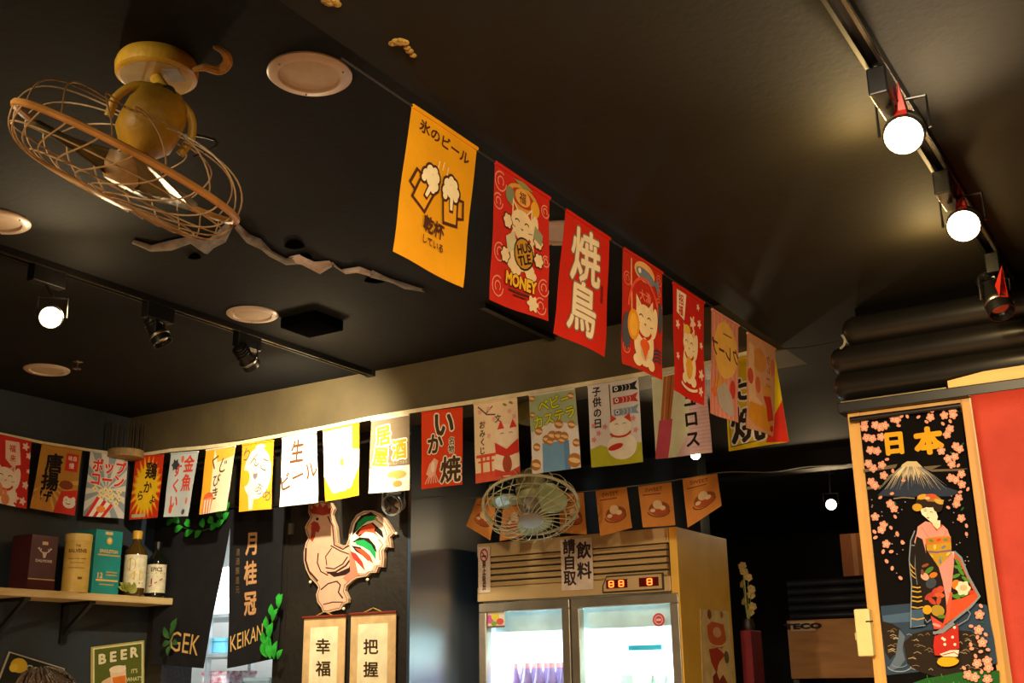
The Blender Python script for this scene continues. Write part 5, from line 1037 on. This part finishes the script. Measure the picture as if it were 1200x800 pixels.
G().bb((A.x, 6.03, 0), (A.x+.03, 6.5, A.z)).bb((xr-.03, 6.03, 0), (xr, 6.5, A.z)).bb((A.x+.03, 6.03, A.z-.03), (xr-.03, 6.5, A.z)).bb((A.x+.03, 6.47, 0), (xr-.03, 6.5, A.z-.03)).build('carcass', mat('cabinet_dark_wood', '3d2a16', .6), t, T=inv(t))
sheet(t, 926, 956, 728.5, 738.5, mat('label_plate', 'b89a70', .5), lambda a: a.text('TECO', 5, 5, 7.5, '2a1a10', bold=.08, sx=.75), Y=5.999, H_=10, name='name_plate')
SLT = mat('black_slat', '15161c', .35)
sl = thing('black_slat_shutter', ((A.x+xr)/2, 6.1, A.z), 'stack of black rounded slats on top of the wooden cabinet', 'shutter')
zt = onY(925, 679, 6.0).z; n = 5; hh = (zt-A.z)/n; base = None
for k in range(n):
    if base is None:
        base = G().tube([(-.30, 0, hh/2), (.30, 0, hh/2)], hh*.52, 12).build('slat', SLT, sl, T=Matrix.Translation((0, -.06, 0)), smooth=True)
    else: o = base.copy(); COL.objects.link(o); o.parent = sl; o.matrix_local = Matrix.Translation((0, -.06, hh*k))
a_ = onY(990, 628, 6.1); b_ = onY(1012, 672, 6.1)
t = thing('orange_brown_box', ((a_.x+b_.x)/2+.03, 6.04, zt), 'orange brown carton on top of the black slats', 'box')
G().bb((a_.x, 6.0, zt), (b_.x+.10, 6.09, a_.z), b=.003).build('carton', mat('brown_card', '8a4f22', .7, scale=12), t, T=inv(t)); G().bb((a_.x+.06, 5.9985, zt+.002), (a_.x+.085, 5.9995, a_.z-.002)).build('tape', mat('card_tape', 'a87040', .5), t, T=inv(t))

# ================================================================ BLACK ROLL CANOPY, WOODEN FRAME, TAPESTRY, RED CURTAIN
TY = 3.30
ROLL = mat('black_gloss_roll', '131210', .32, scale=5, sub='1b1813')
xl = [onY(x, y, TY) for x, y in ((983, 392), (968, 420), (972, 452))]
can = thing('roll_canopy', (.0, TY+.05, 2.29), 'canopy of stacked glossy black half round rolls above the wooden frame', 'canopy')
zs = [2.495, 2.408, 2.325]; XR = .95
for z, p in zip(zs, xl):
    r = .047; g = G(); prof = [(0, 0), (r*.55, .006), (r*.85, .018), (r, .04), (r, XR-p.x), (0, XR-p.x)]
    o = G().lathe(prof, 24).build('roll', ROLL, can, T=Matrix.Translation((p.x, TY+.047-can.location.y, z-2.29)) @ Matrix.Rotation(PI/2, 4, 'Y'), smooth=True)
    G().lathe([(r*.80, .012), (r*.90, .0145), (r*.93, .020), (r*.86, .0145)], 24).build('end_trim', mat('grey_end_trim', '6e7480', .4, metal=.3), can, T=o.matrix_local.copy(), smooth=True)
G().tube(smooth_path([onY(985, 408, TY-.01), onY(989, 404, TY-.02), onY(990, 398, TY-.02), onY(987, 393, TY-.01)], 4), .004, 6).build('hook', mat('pale_hook', '8f8a74', .4), can, T=inv(can), smooth=True)
xt = onY(1000, 378, TY).x
G().bb((xl[0].x+.03, TY+.10, 2.29), (XR, TY+.14, 2.588)).build('backboard', mat('canopy_back', '080707', 1, spec=0), can, T=inv(can))
# dark rail
FRMW = mat('frame_pine', 'c98f3c', .45, scale=3, sub='d8a552', stretch=(7, 7, .8), bump=.08)
f = thing('timber_booth', (-.70, TY, 0), 'pale wooden frame with posts on both sides of the geisha tapestry', 'frame')
lp0 = onY(993, 487, TY).x; lp1 = onY(1005.5, 489, TY).x; rp0 = onY(1126, 476, TY).x; rp1 = onY(1138.5, 470, TY).x; zt = 2.236
# the frame: left post, right post, top rail (posts run to the floor)
G().bb((lp0, TY, 0), (lp1+.006, TY+.05, zt), b=.002).build('post', FRMW, f, T=inv(f))
G().bb((rp0+.002, TY, 0), (rp1+.018, TY+.05, zt), b=.002).build('post', FRMW, f, T=inv(f))
G().bb((lp1+.006, TY+.002, zt-.028), (rp0+.002, TY+.048, zt), b=.001).build('top_rail', FRMW, f, T=inv(f))
G().bb((.80, TY, 0), (.85, TY+.05, zt), b=.002).build('post', FRMW, f, T=inv(f))
r_ = thing('dark_rail', (0, TY, 2.256), 'dark flat rail running along the top of the wooden frame', 'rail')
G().bb((lp0-.022, TY-.02, 2.237), (XR, TY+.06, 2.268), b=.003).build('rail_board', mat('dark_rail_wood', '0c0a08', .4, scale=5), r_, T=inv(r_))
G().bb((lp0-.01, TY-.022, 2.2665), (onY(1110, 450, TY).x, TY-.019, 2.270)).build('edge_strip', mat('edge_strip_metal', '8a7c58', .35, metal=.5), r_, T=inv(r_))
w0 = onY(1111, 445, TY).x
g = G(); g.prism([(w0, TY-.012, 2.2695), (XR, TY-.012, 2.2695), (XR, TY-.012, 2.318), (w0+.10, TY-.012, 2.303), (w0, TY-.012, 2.290)], (0, .012, 0)); wd_ = tag(g.build('pale_plank', mat('pale_plank_wood', 'd8b060', .5, scale=4, stretch=(1, 6, 6))), 'thin pale wooden plank wedged between the black rolls and the dark rail', 'plank')
# switch box
a_ = onY(1001, 712, TY-.04); b_ = onY(1021, 768, TY-.02)
t = thing('switch_box', (lp0+.0, TY-.02, (a_.z+b_.z)/2), 'cream plastic box fixed to the left post of the wooden frame', 'switch box')
bx0, bx1 = onY(1002.5, 740, TY-.03).x, onY(1021, 740, TY-.03).x; zb, zt2 = onY(1012, 769, TY-.03).z, onY(1012, 713, TY-.03).z
G().bb((bx0, TY-.03, zb), (bx1, TY-.0005, zt2), b=.004).build('case', mat('cream_plastic', 'd6cd8c', .4, scale=20, var=.04), t, T=inv(t))
G().bb((bx0-.005, TY-.022, zb+.045), (bx0+.001, TY-.010, zb+.065), b=.001).build('knob', mat('cream_plastic_knob', 'c8be80', .4), t, T=inv(t))
G().tube([(bx1-.012, TY-.031, zt2-.035), (bx1+.008, TY-.031, zt2-.035)], .002, 6).build('cable_tie', CORD, t, T=inv(t))
# tapestry
TPY = TY-.006
tp = PixPanel(TPY, 980, 460, 4.445)
c = [onY(1006, 492, TPY), onY(1126, 477, TPY)]
ztap = onY(1065, 486, TPY).z
t = thing('geisha_tapestry', ((c[0].x+c[1].x)/2, TPY, ztap), 'black velvet tapestry with a woman in kimono, a snowy mountain and pink blossoms', 'tapestry')
VEL = mat('black_velvet', '0e0c0d', .95, scale=20, spec=.1)
G().bb((c[0].x+.003, TPY, 1.05), (c[1].x-.002, TPY+.003, ztap)).build('velvet', VEL, t, T=inv(t))
G().tube([(c[0].x-.022, TPY-.008, ztap+.006), (c[1].x+.002, TPY-.008, ztap+.006)], .0085, 10).build('hanging_rod', mat('black_rod', '0d0b0a', .35), t, T=inv(t), smooth=True)
a = Art(tp, .0008, .00002); YB = 711
def s7(pts): return [(x, y+YB) for x, y in pts]
# water, rocks, grass
a.poly(s7([(232,400),(400,385),(560,395),(700,380),(785,395),(820,560),(840,700),(260,760)]), '2c4058'); a.poly(s7([(240,450),(400,430),(520,445),(400,480),(250,490)]), '45607e')
for rk in ([(236,478),(290,490),(338,520),(345,570),(318,640),(280,680),(255,640)], [(350,590),(400,545),(470,525),(560,520),(700,530),(760,580),(800,640),(790,720),(700,760),(560,780),(430,740),(370,700)]):
    a.poly(s7(rk), '241a12')
rr_ = random.Random(2)
for i in range(64):
    x, y = (rr_.uniform(365, 770), rr_.uniform(545, 740)) if i > 14 else (rr_.uniform(245, 315), rr_.uniform(500, 650)); L = rr_.uniform(18, 48)
    a.line(s7([(x, y), (x+L*.5, y-7+rr_.uniform(-4, 4)), (x+L, y+2)]), 3.0, rr_.choice(['8a7458', 'a89070', '6a5a44', 'b8a888']))
a.poly(s7([(330,520),(360,560),(345,620),(360,680),(330,720),(290,735),(275,720),(310,660),(320,590)]), '5a6a80'); a.arc(330, YB+715, 60, 26, 0, 180, 5, '8a9ab0'); a.arc(330, YB+700, 40, 18, 10, 170, 4, '7a8aa4')
a.poly(s7([(400,800),(470,775),(560,762),(640,745),(720,738),(850,735),(858,1000),(300,1000),(330,860)]), '1f5a24')
for i in range(26): x = rr_.uniform(420, 830); y = rr_.uniform(760, 860); a.line(s7([(x, y), (x+rr_.uniform(-14, 20), y-18)]), 4, rr_.choice(['3a8a34', '2c6a2a', '62a04a']))
# clouds, mountain
for pts in ([(140,400),(240,385),(320,372),(310,392),(220,405),(145,415)], [(455,385),(550,378),(500,400),(690,395),(640,408),(500,412),(470,400)], [(155,490),(240,482),(230,500),(160,505)]): a.poly(pts, '6a5c48')
a.poly([(345,375),(370,358),(420,358),(440,378),(500,440),(570,490),(645,515),(600,540),(350,542),(215,537),(270,480),(310,430)], '2a3448')
a.poly([(345,375),(370,358),(420,358),(440,378),(470,410),(455,430),(440,405),(430,450),(415,410),(405,460),(390,415),(375,465),(368,420),(345,460),(345,415),(318,450),(325,410)], 'cdb98e')
for i in range(30):
    u = i/29; x0 = 340+u*105; a.line([(x0, 385+8*abs(u-.5)), (x0+(u-.48)*130, 425+20*abs(u-.5)), (x0+(u-.47)*260+rr_.uniform(-8, 8), 470+rr_.uniform(0, 42))], 5, rr_.choice(['cdb98e', '9a8f7a', 'e0d0a4', '7a7a80']), taper=True)
a.line([(300, 552), (350, 546), (410, 550)], 6, '8a7a68')
# characters
a.text('日', 303, 262, 124, 'd8a01c', bold=.10, rot=-6, sx=1.0); a.text('本', 482, 250, 142, 'd8a01c', bold=.10, rot=-7, sx=1.05)
# blossoms
def blossom(x, y, r):
    for k in range(5): q = k*2*PI/5+x; a.ell(x+r*.52*math.cos(q), y+r*.52*math.sin(q), r*.5, r*.42, 'd8957e', 8, rot=q)
    a.ell(x, y, r*.40, r*.40, 'eec0a4', 8); a.ell(x, y, r*.15, r*.15, 'b84a3a', 6)
for x, y in ((152,370),(205,175),(255,190),(585,330),(640,285),(610,110),(200,300),(190,480),(250,700),(290,590),(620,460),(640,620),(745,1210),(760,1330),(700,1480)): a.ell(x+18, y-14, 12, 5, '1f5a34', 8, rot=x)
for x, y in ((148,150),(148,182),(205,170),(232,182),(255,172),(300,135),(318,142),(160,235),(190,240),(235,232),(180,300),(215,305),(170,370),(195,395),(240,378),(250,432),(185,465),(205,485),(493,130),(565,120),(608,100),(612,118),(595,190),(580,220),(625,280),(645,295),(550,305),(585,345),(620,335),(605,375),(655,425),(600,445),(625,455),(658,480),(640,550),(630,580),(285,580),(305,605),(207,648),(250,690),(240,715),(265,789),(655,655)): blossom(x, y, 23)
for x, y in ((750,445),(745,525),(765,590),(738,698),(790,685),(797,720),(690,758),(725,770),(792,780),(770,830),(820,860)): blossom(x, y+YB, 27)
for x, y in ((235,548),(312,648),(325,740),(352,783),(295,528),(205,727),(290,705),(345,127),(375,127),(433,130),(503,100),(598,152),(588,600),(683,695),(683,738),(640,382),(270,350),(300,410),(330,175),(475,155),(560,165),(355,460),(690,505),(650,520)): a.ell(x, y, 12, 8, 'd8957e', 8, rot=x)
for x, y in ((350,70),(250,118),(292,118),(268,168),(297,205),(340,255),(322,25),(205,15),(210,45),(758,400),(707,505),(783,548),(740,562),(795,627),(757,637),(730,660),(710,622),(762,742),(670,722),(705,600)): a.ell(x, y+YB, 13, 9, 'dc9a84', 8, rot=x)
for i in range(46): x = rr_.choice([rr_.uniform(185, 380), rr_.uniform(590, 700)]); y = rr_.uniform(540, 950); a.ell(x, y, 4, 2.5, 'b8a0a0', 6, rot=.5)
# woman: sleeve at the left
GB = '7e8a96'
a.poly(s7([(412,20),(392,60),(386,160),(398,290),(394,512),(462,502),(490,480),(470,300),(440,210),(430,130),(445,60)]), '14100e')
a.poly(s7([(396,420),(462,416),(462,500),(396,508)]), '3c5878')
for y in (300, 322, 350, 372, 405, 465): a.line(s7([(398, y), (430, y+6), (466, y-2)]), 7, 'c89a2c')
for y in (200, 225, 245): a.line(s7([(390, y-20), (404, y), (420, y+12)]), 5, 'c89a2c')
a.line(s7([(415,10),(394,60),(386,160),(398,290),(394,512),(470,500)]), 6, GB); a.line(s7([(398,85),(470,92)]), 5, GB); a.line(s7([(420,100),(416,200),(428,290)]), 4, '6a707a')
# right sleeve
a.poly(s7([(615,115),(640,135),(668,190),(700,262),(752,355),(700,412),(610,470),(560,505),(520,520),(560,470),(585,340)]), 'd0502c')
a.poly(s7([(612,150),(650,180),(690,262),(725,330),(660,360),(600,372)]), '16120d')
for x, y, q in ((640,200,.3),(655,222,.9),(628,245,-.4),(680,262,.6),(650,345,.1),(628,352,.4),(672,340,-.2),(690,318,.5),(640,175,1.0)): a.ell(x, y+YB, 26, 9, '4e8a2c', 10, rot=q)
a.ell(630, 290+YB, 24, 26, 'dd7a1e', 12); a.blob(666, 308+YB, 36, 'f0dcc0', 6, .12); a.ell(668, 306+YB, 20, 16, 'e8b48a', 12); a.ell(712, 330+YB, 16, 12, 'c83a24', 10)
a.line(s7([(620,118),(655,150),(690,240),(752,352),(705,405),(610,480),(560,520),(516,545)]), 12, GB); a.line(s7([(640,500),(690,470),(704,440),(690,420)]), 5, GB); a.line(s7([(612,118),(612,150)]), 14, 'e0cdb8')
# body: shoulders
a.poly([(430,700),(470,672),(496,678),(535,715),(560,690),(585,715),(602,760),(606,812),(470,790),(452,750),(425,735)], 'd8948a')
a.poly([(425,735),(452,750),(470,790),(475,850),(440,830),(412,780)], 'd8948a'); a.poly([(425,750),(455,765),(472,830),(470,900),(430,980),(420,900),(415,800)], '16100e')
a.line([(496,672),(530,718),(560,690)], 9, 'b8402e'); a.line([(448,700),(490,760)], 3, 'b87068'); a.line([(580,720),(560,770)], 3, 'b87068')
# neck and head
a.poly([(505,665),(548,668),(548,700),(532,714),(508,690)], 'ecdcbc'); a.poly([(443,606),(468,588),(500,592),(522,612),(535,648),(528,676),(510,684),(480,660),(452,636)], 'f2e4c4')
a.ell(492, 566, 66, 34, 'a8742a', 20, rot=.12); a.ell(452, 580, 34, 26, '2a1a12', 14); a.ell(535, 592, 26, 34, '2a1a12', 14); a.ell(495, 585, 40, 16, '2a1a12', 14); a.ell(428, 600, 26, 20, 'c89a2c', 14); a.ell(455, 545, 28, 14, 'd8a030', 12, rot=-.2); a.ell(500, 542, 30, 13, 'c8542c', 12); a.ell(540, 570, 26, 12, 'c8a24a', 12, rot=.4); a.line([(535,560),(566,566)], 7, 'c8a24a'); a.ell(480, 552, 14, 8, 'e0b890', 10)
a.line([(462,620),(478,618)], 3, '2a1a12'); a.line([(494,622),(508,626)], 3, '2a1a12'); a.line([(460,612),(476,608)], 2.4, '4a3424'); a.ell(484, 654, 6, 4, 'b8281c', 8); a.line([(482,624),(478,640),(484,642)], 1.8, 'c8a488')
# obi
a.poly(s7([(470,50),(530,40),(602,38),(606,120),(575,165),(540,200),(510,175),(478,110)]), 'bd9224'); a.poly(s7([(470,50),(602,40),(603,70),(474,84)]), 'c8742c'); a.line(s7([(478,118),(530,122),(606,112)]), 9, '7a5a78')
for x, y, cc in ((500,62,'4e8a2c'),(540,58,'c8402c'),(575,58,'5a8a4a'),(520,95,'e0c060'),(565,95,'6a7a8a'),(500,140,'d8b040'),(550,150,'8a9a6a'),(590,130,'e0c060'),(548,170,'6a7f94')): a.ell(x, y+YB, 14, 7, cc, 8, rot=x)
# skirt
a.poly(s7([(478,110),(540,200),(560,270),(575,340),(580,430),(560,500),(520,470),(462,430),(450,330),(440,260),(452,190)]), '1a120e')
for x, y, rx, ry, cc in ((490,215,28,12,'4e7a24'),(512,240,22,14,'d8761c'),(468,248,18,24,'d8a48e'),(500,282,30,26,'3a4450'),(520,330,26,16,'b8402c'),(545,345,26,14,'c85a30'),(490,350,28,14,'a83a28'),(505,375,26,12,'b8402c'),(548,315,18,20,'c04a30'),(535,425,36,30,'a88a2c'),(480,420,24,24,'d89c1c'),(555,455,22,10,'5a7a2a'),(470,190,20,8,'8a4a2c'),(455,225,16,8,'7a4030'),(540,372,24,12,'b04a30')): a.ell(x, y+YB, rx, ry, cc, 12, rot=x*.3)
a.poly(s7([(540,200),(575,165),(612,118),(620,170),(610,270),(600,370),(585,430),(574,345),(560,270)]), 'd4908a'); a.poly(s7([(600,330),(612,330),(600,440),(586,500),(580,400)]), 'd05a3c')
a.poly(s7([(498,450),(540,478),(575,498),(560,520),(516,520)]), 'c8463a'); a.ell(530, 500+YB, 24, 8, 'd8948a', 10, rot=.3); a.line(s7([(470,470),(480,486),(500,470)]), 5, GB); a.line(s7([(510,540),(560,536),(620,490)]), 14, GB)
a.poly(s7([(518,556),(570,540),(640,492),(648,620),(600,636),(560,660),(520,655),(512,610)]), 'b8281e')
for x, y in ((560,568),(572,600),(612,562),(624,600),(622,512),(570,575)): a.ell(x, y+YB, 8, 8, 'e8d8c8', 8)
a.poly(s7([(545,650),(600,630),(646,628),(640,662),(580,672)]), 'e8dcc8'); a.line(s7([(560,655),(620,640),(642,655)]), 5, 'a83024'); a.ell(588, 688+YB, 57, 27, 'd8a81c', 18, rot=-.06); a.line(s7([(534,676),(560,664),(620,666),(644,680)]), 4, '8a5a1c')
a.build(t)
# red curtain
CU = mat('red_curtain_cloth', 'c23c26', .7, scale=10, sub='b4321e', bump=.25, bscale=400)
zc = 2.236; t = thing('red_curtain', (.1, TY-.02, zc), 'bright red cloth curtain hanging to the right of the tapestry frame', 'curtain')
g = G(); nx, nz = 60, 24; x0 = rp1+.004; vs = []
for j in range(nz+1):
    for i in range(nx+1):
        u = i/nx; v = j/nz; X_ = x0 + u*1.25 + .022*v*(1-u); d = .006 + .030*v*math.sin(u*34+1.5*math.sin(v*2)) + .010*math.sin(u*11+2)*v
        d += .006*math.exp(-((v-.22)/.012)**2)
        vs.append((X_, TY-.022-max(d, -.016), zc-v*1.55))
g.add(vs, [(j*(nx+1)+i, j*(nx+1)+i+1, (j+1)*(nx+1)+i+1, (j+1)*(nx+1)+i) for j in range(nz) for i in range(nx)]); o = g.build('cloth', CU, t, T=inv(t), smooth=True); md = o.modifiers.new('s', 'SOLIDIFY'); md.thickness = .0012
G().tube([(x0-.003, TY-.026, zc), (x0+.02, TY-.026, zc-1.55)], .0022, 6).build('selvedge', mat('white_selvedge', 'e0c8a0', .7), t, T=inv(t))
G().tube([(x0-.006, TY-.024, zc-.004), (x0+1.27, TY-.024, zc-.004)], .005, 8).build('curtain_rod', mat('dark_rod2', '2a1a12', .5), t, T=inv(t))

# ================================================================ PERSON (only the top of the head enters the frame)
hx = dep(40, 783, 3.0); H0 = hx.z; bx, by = hx.x, hx.y
pt = thing('person', (bx, by, 0), 'short dark haired person standing at the bottom left, only the crown showing', 'person')
me = bpy.data.meshes.new('body'); bm = bmesh.new(); sk = bm.verts.layers.skin.verify()
Hh = H0
J = {'pelvis': (0, 0, .53, .115, .085), 'waist': (0, 0, .62, .10, .075), 'chest': (0, 0, .74, .125, .085), 'neck': (0, 0, .835, .05, .05), 'jaw': (.0, -.012, .875, .048, .05), 'skull': (0, .0, .935, .070, .082), 'crown': (0, .004, .975, .050, .055)}
for s in (-1, 1):
    k = 'lr'[s > 0]
    J['sh'+k] = (s*.105, 0, .80, .045, .045); J['el'+k] = (s*.135, .01, .64, .032, .032); J['wr'+k] = (s*.13, -.03, .50, .022, .022); J['pa'+k] = (s*.13, -.04, .465, .024, .016)
    J['hp'+k] = (s*.055, 0, .50, .075, .07); J['kn'+k] = (s*.06, -.01, .27, .05, .05); J['an'+k] = (s*.06, .01, .045, .035, .035); J['to'+k] = (s*.065, -.075, .018, .032, .02)
    for n_, dx in enumerate((-.016, -.005, .006, .016)): J['f%s%d' % (k, n_)] = (s*.13+dx*.8, -.05, .42-(.005 if n_ in (0, 3) else 0), .0055, .0055); 
    J['th'+k] = (s*.13-s*.026, -.062, .45, .006, .006)
bv = {}
for k, (x, y, z, rx, ry) in J.items(): v = bm.verts.new((x*Hh, y*Hh, z*Hh)); v[sk].radius = (rx*Hh if rx > .1 else rx*Hh*1.0, ry*Hh); bv[k] = v
bv['pelvis'][sk].use_root = True
E_ = [('pelvis','waist'),('waist','chest'),('chest','neck'),('neck','jaw'),('jaw','skull'),('skull','crown')]
for k in 'lr': E_ += [('chest','sh'+k),('sh'+k,'el'+k),('el'+k,'wr'+k),('wr'+k,'pa'+k),('pelvis','hp'+k),('hp'+k,'kn'+k),('kn'+k,'an'+k),('an'+k,'to'+k),('pa'+k,'th'+k)] + [('pa'+k,'f%s%d' % (k, n_)) for n_ in range(4)]
for p_, q_ in E_: bm.edges.new((bv[p_], bv[q_]))
bm.to_mesh(me); bm.free(); SKIN = mat('skin', 'd08a58', .5, scale=20, var=.05); me.materials.append(SKIN)
body = bpy.data.objects.new('body', me); COL.objects.link(body); body.parent = pt; body.matrix_local = Matrix.Rotation(math.radians(-75), 4, 'Z')
body.modifiers.new('skin', 'SKIN'); sd = body.modifiers.new('sub', 'SUBSURF'); sd.levels = 2; sd.render_levels = 2
for pl in me.polygons: pl.use_smooth = True
RZ = Matrix.Rotation(math.radians(-75), 4, 'Z')
hair = G(); hc = Vector((0, .014*Hh, .937*Hh)); n = 26; vs = []; rh = random.Random(9)
for j in range(13):
    for i in range(n):
        a_ = 2*PI*i/n; b_ = PI*.62*j/12; front = math.cos(a_+PI/2) > .35 and b_ > .95
        r_x, r_y, r_z = .079*Hh*.75, .092*Hh*.75, .062*Hh
        k = 1+.03*math.sin(a_*9+j)+.02*rh.random()
        if -math.sin(a_) > .25 and b_ > .62: k *= .74
        vs.append(hc+Vector((r_x*math.sin(b_)*math.cos(a_)*k, r_y*math.sin(b_)*math.sin(a_)*k, r_z*math.cos(b_)*k)))
hair.add(vs, [(j*n+i, j*n+(i+1) % n, (j+1)*n+(i+1) % n, (j+1)*n+i) for j in range(12) for i in range(n)])
HAIR = mat('dark_hair', '2a1c12', .4, scale=60, sub='3d2a1a', stretch=(1, 1, .15), bump=.8, bscale=200)
ho = hair.build('hair', HAIR, pt, T=RZ, smooth=True)
g = G()
for k in range(90):
    a_ = rh.uniform(-.15, PI+.15); b_ = rh.uniform(.1, 1.35); pts_ = []
    for q in range(5):
        bb = b_+q*.14; kk = 1.03+.012*q; pts_.append(hc+Vector((.0595*Hh*math.sin(bb)*math.cos(a_+q*.03)*kk, .069*Hh*math.sin(bb)*math.sin(a_+q*.03)*kk, .062*Hh*math.cos(bb)*kk+.004)))
    g.tube(pts_, [.0022, .002, .0018, .0012, .0005], 5)
st = g.build('hair_strands', HAIR, pt, T=RZ, smooth=True); st['kind'] = 'stuff'
for s in (-1, 1):
    G().ball((s*.022*Hh, -.052*Hh, .93*Hh), .011, 10, sc=(1, .6, .7)).build('eye', mat('eye_white', 'e8e0d8', .3), pt, T=RZ, smooth=True)
    G().ball((s*.052*Hh, .003*Hh, .925*Hh), .02, 10, sc=(.35, .7, 1.2)).build('ear', SKIN, pt, T=RZ, smooth=True)
g = G(); g.prism([(-.008*Hh, -.052*Hh, .932*Hh), (.008*Hh, -.052*Hh, .932*Hh), (.012*Hh, -.052*Hh, .905*Hh), (-.012*Hh, -.052*Hh, .905*Hh)], (0, -.014*Hh, -.003*Hh)); g.build('nose', SKIN, pt, T=RZ, smooth=True)
G().ball((0, -.058*Hh, .888*Hh), .016, 10, sc=(1.3, .5, .4)).build('mouth', mat('lips', 'a04a3a', .5), pt, T=RZ, smooth=True)
# clothes
TS = mat('dark_shirt', '23242a', .85, scale=20); 
def sleeve(pts, rads, nm, m): G().tube([Vector(p)*Hh for p in pts], [r_*Hh for r_ in rads], 16).build(nm, m, pt, T=RZ, smooth=True)
def torso(rows, nm, m):
    g = G(); n = 28; vs = []
    for z, rx, ry in rows:
        for i in range(n): a_ = 2*PI*i/n; vs.append((rx*Hh*math.cos(a_), ry*Hh*math.sin(a_), z*Hh))
    g.add(vs, [(j*n+i, j*n+(i+1) % n, (j+1)*n+(i+1) % n, (j+1)*n+i) for j in range(len(rows)-1) for i in range(n)]); g.build(nm, m, pt, T=RZ, smooth=True)
torso([(.48, .125, .10), (.56, .12, .095), (.64, .112, .088), (.74, .135, .095), (.80, .130, .075), (.825, .07, .06), (.835, .055, .055)], 'shirt', TS)
for s in (-1, 1): sleeve([(s*.09, 0, .80), (s*.125, .004, .74), (s*.138, .01, .64)], [.055, .05, .042], 'sleeve', TS); sleeve([(s*.055, 0, .53), (s*.06, -.004, .28), (s*.06, .01, .06)], [.082, .06, .045], 'trouser_leg', mat('dark_trousers', '1c2028', .8)); sleeve([(s*.06, .02, .03), (s*.062, -.03, .025), (s*.065, -.08, .02)], [.034, .038, .026], 'shoe', mat('black_shoe', '121212', .4))
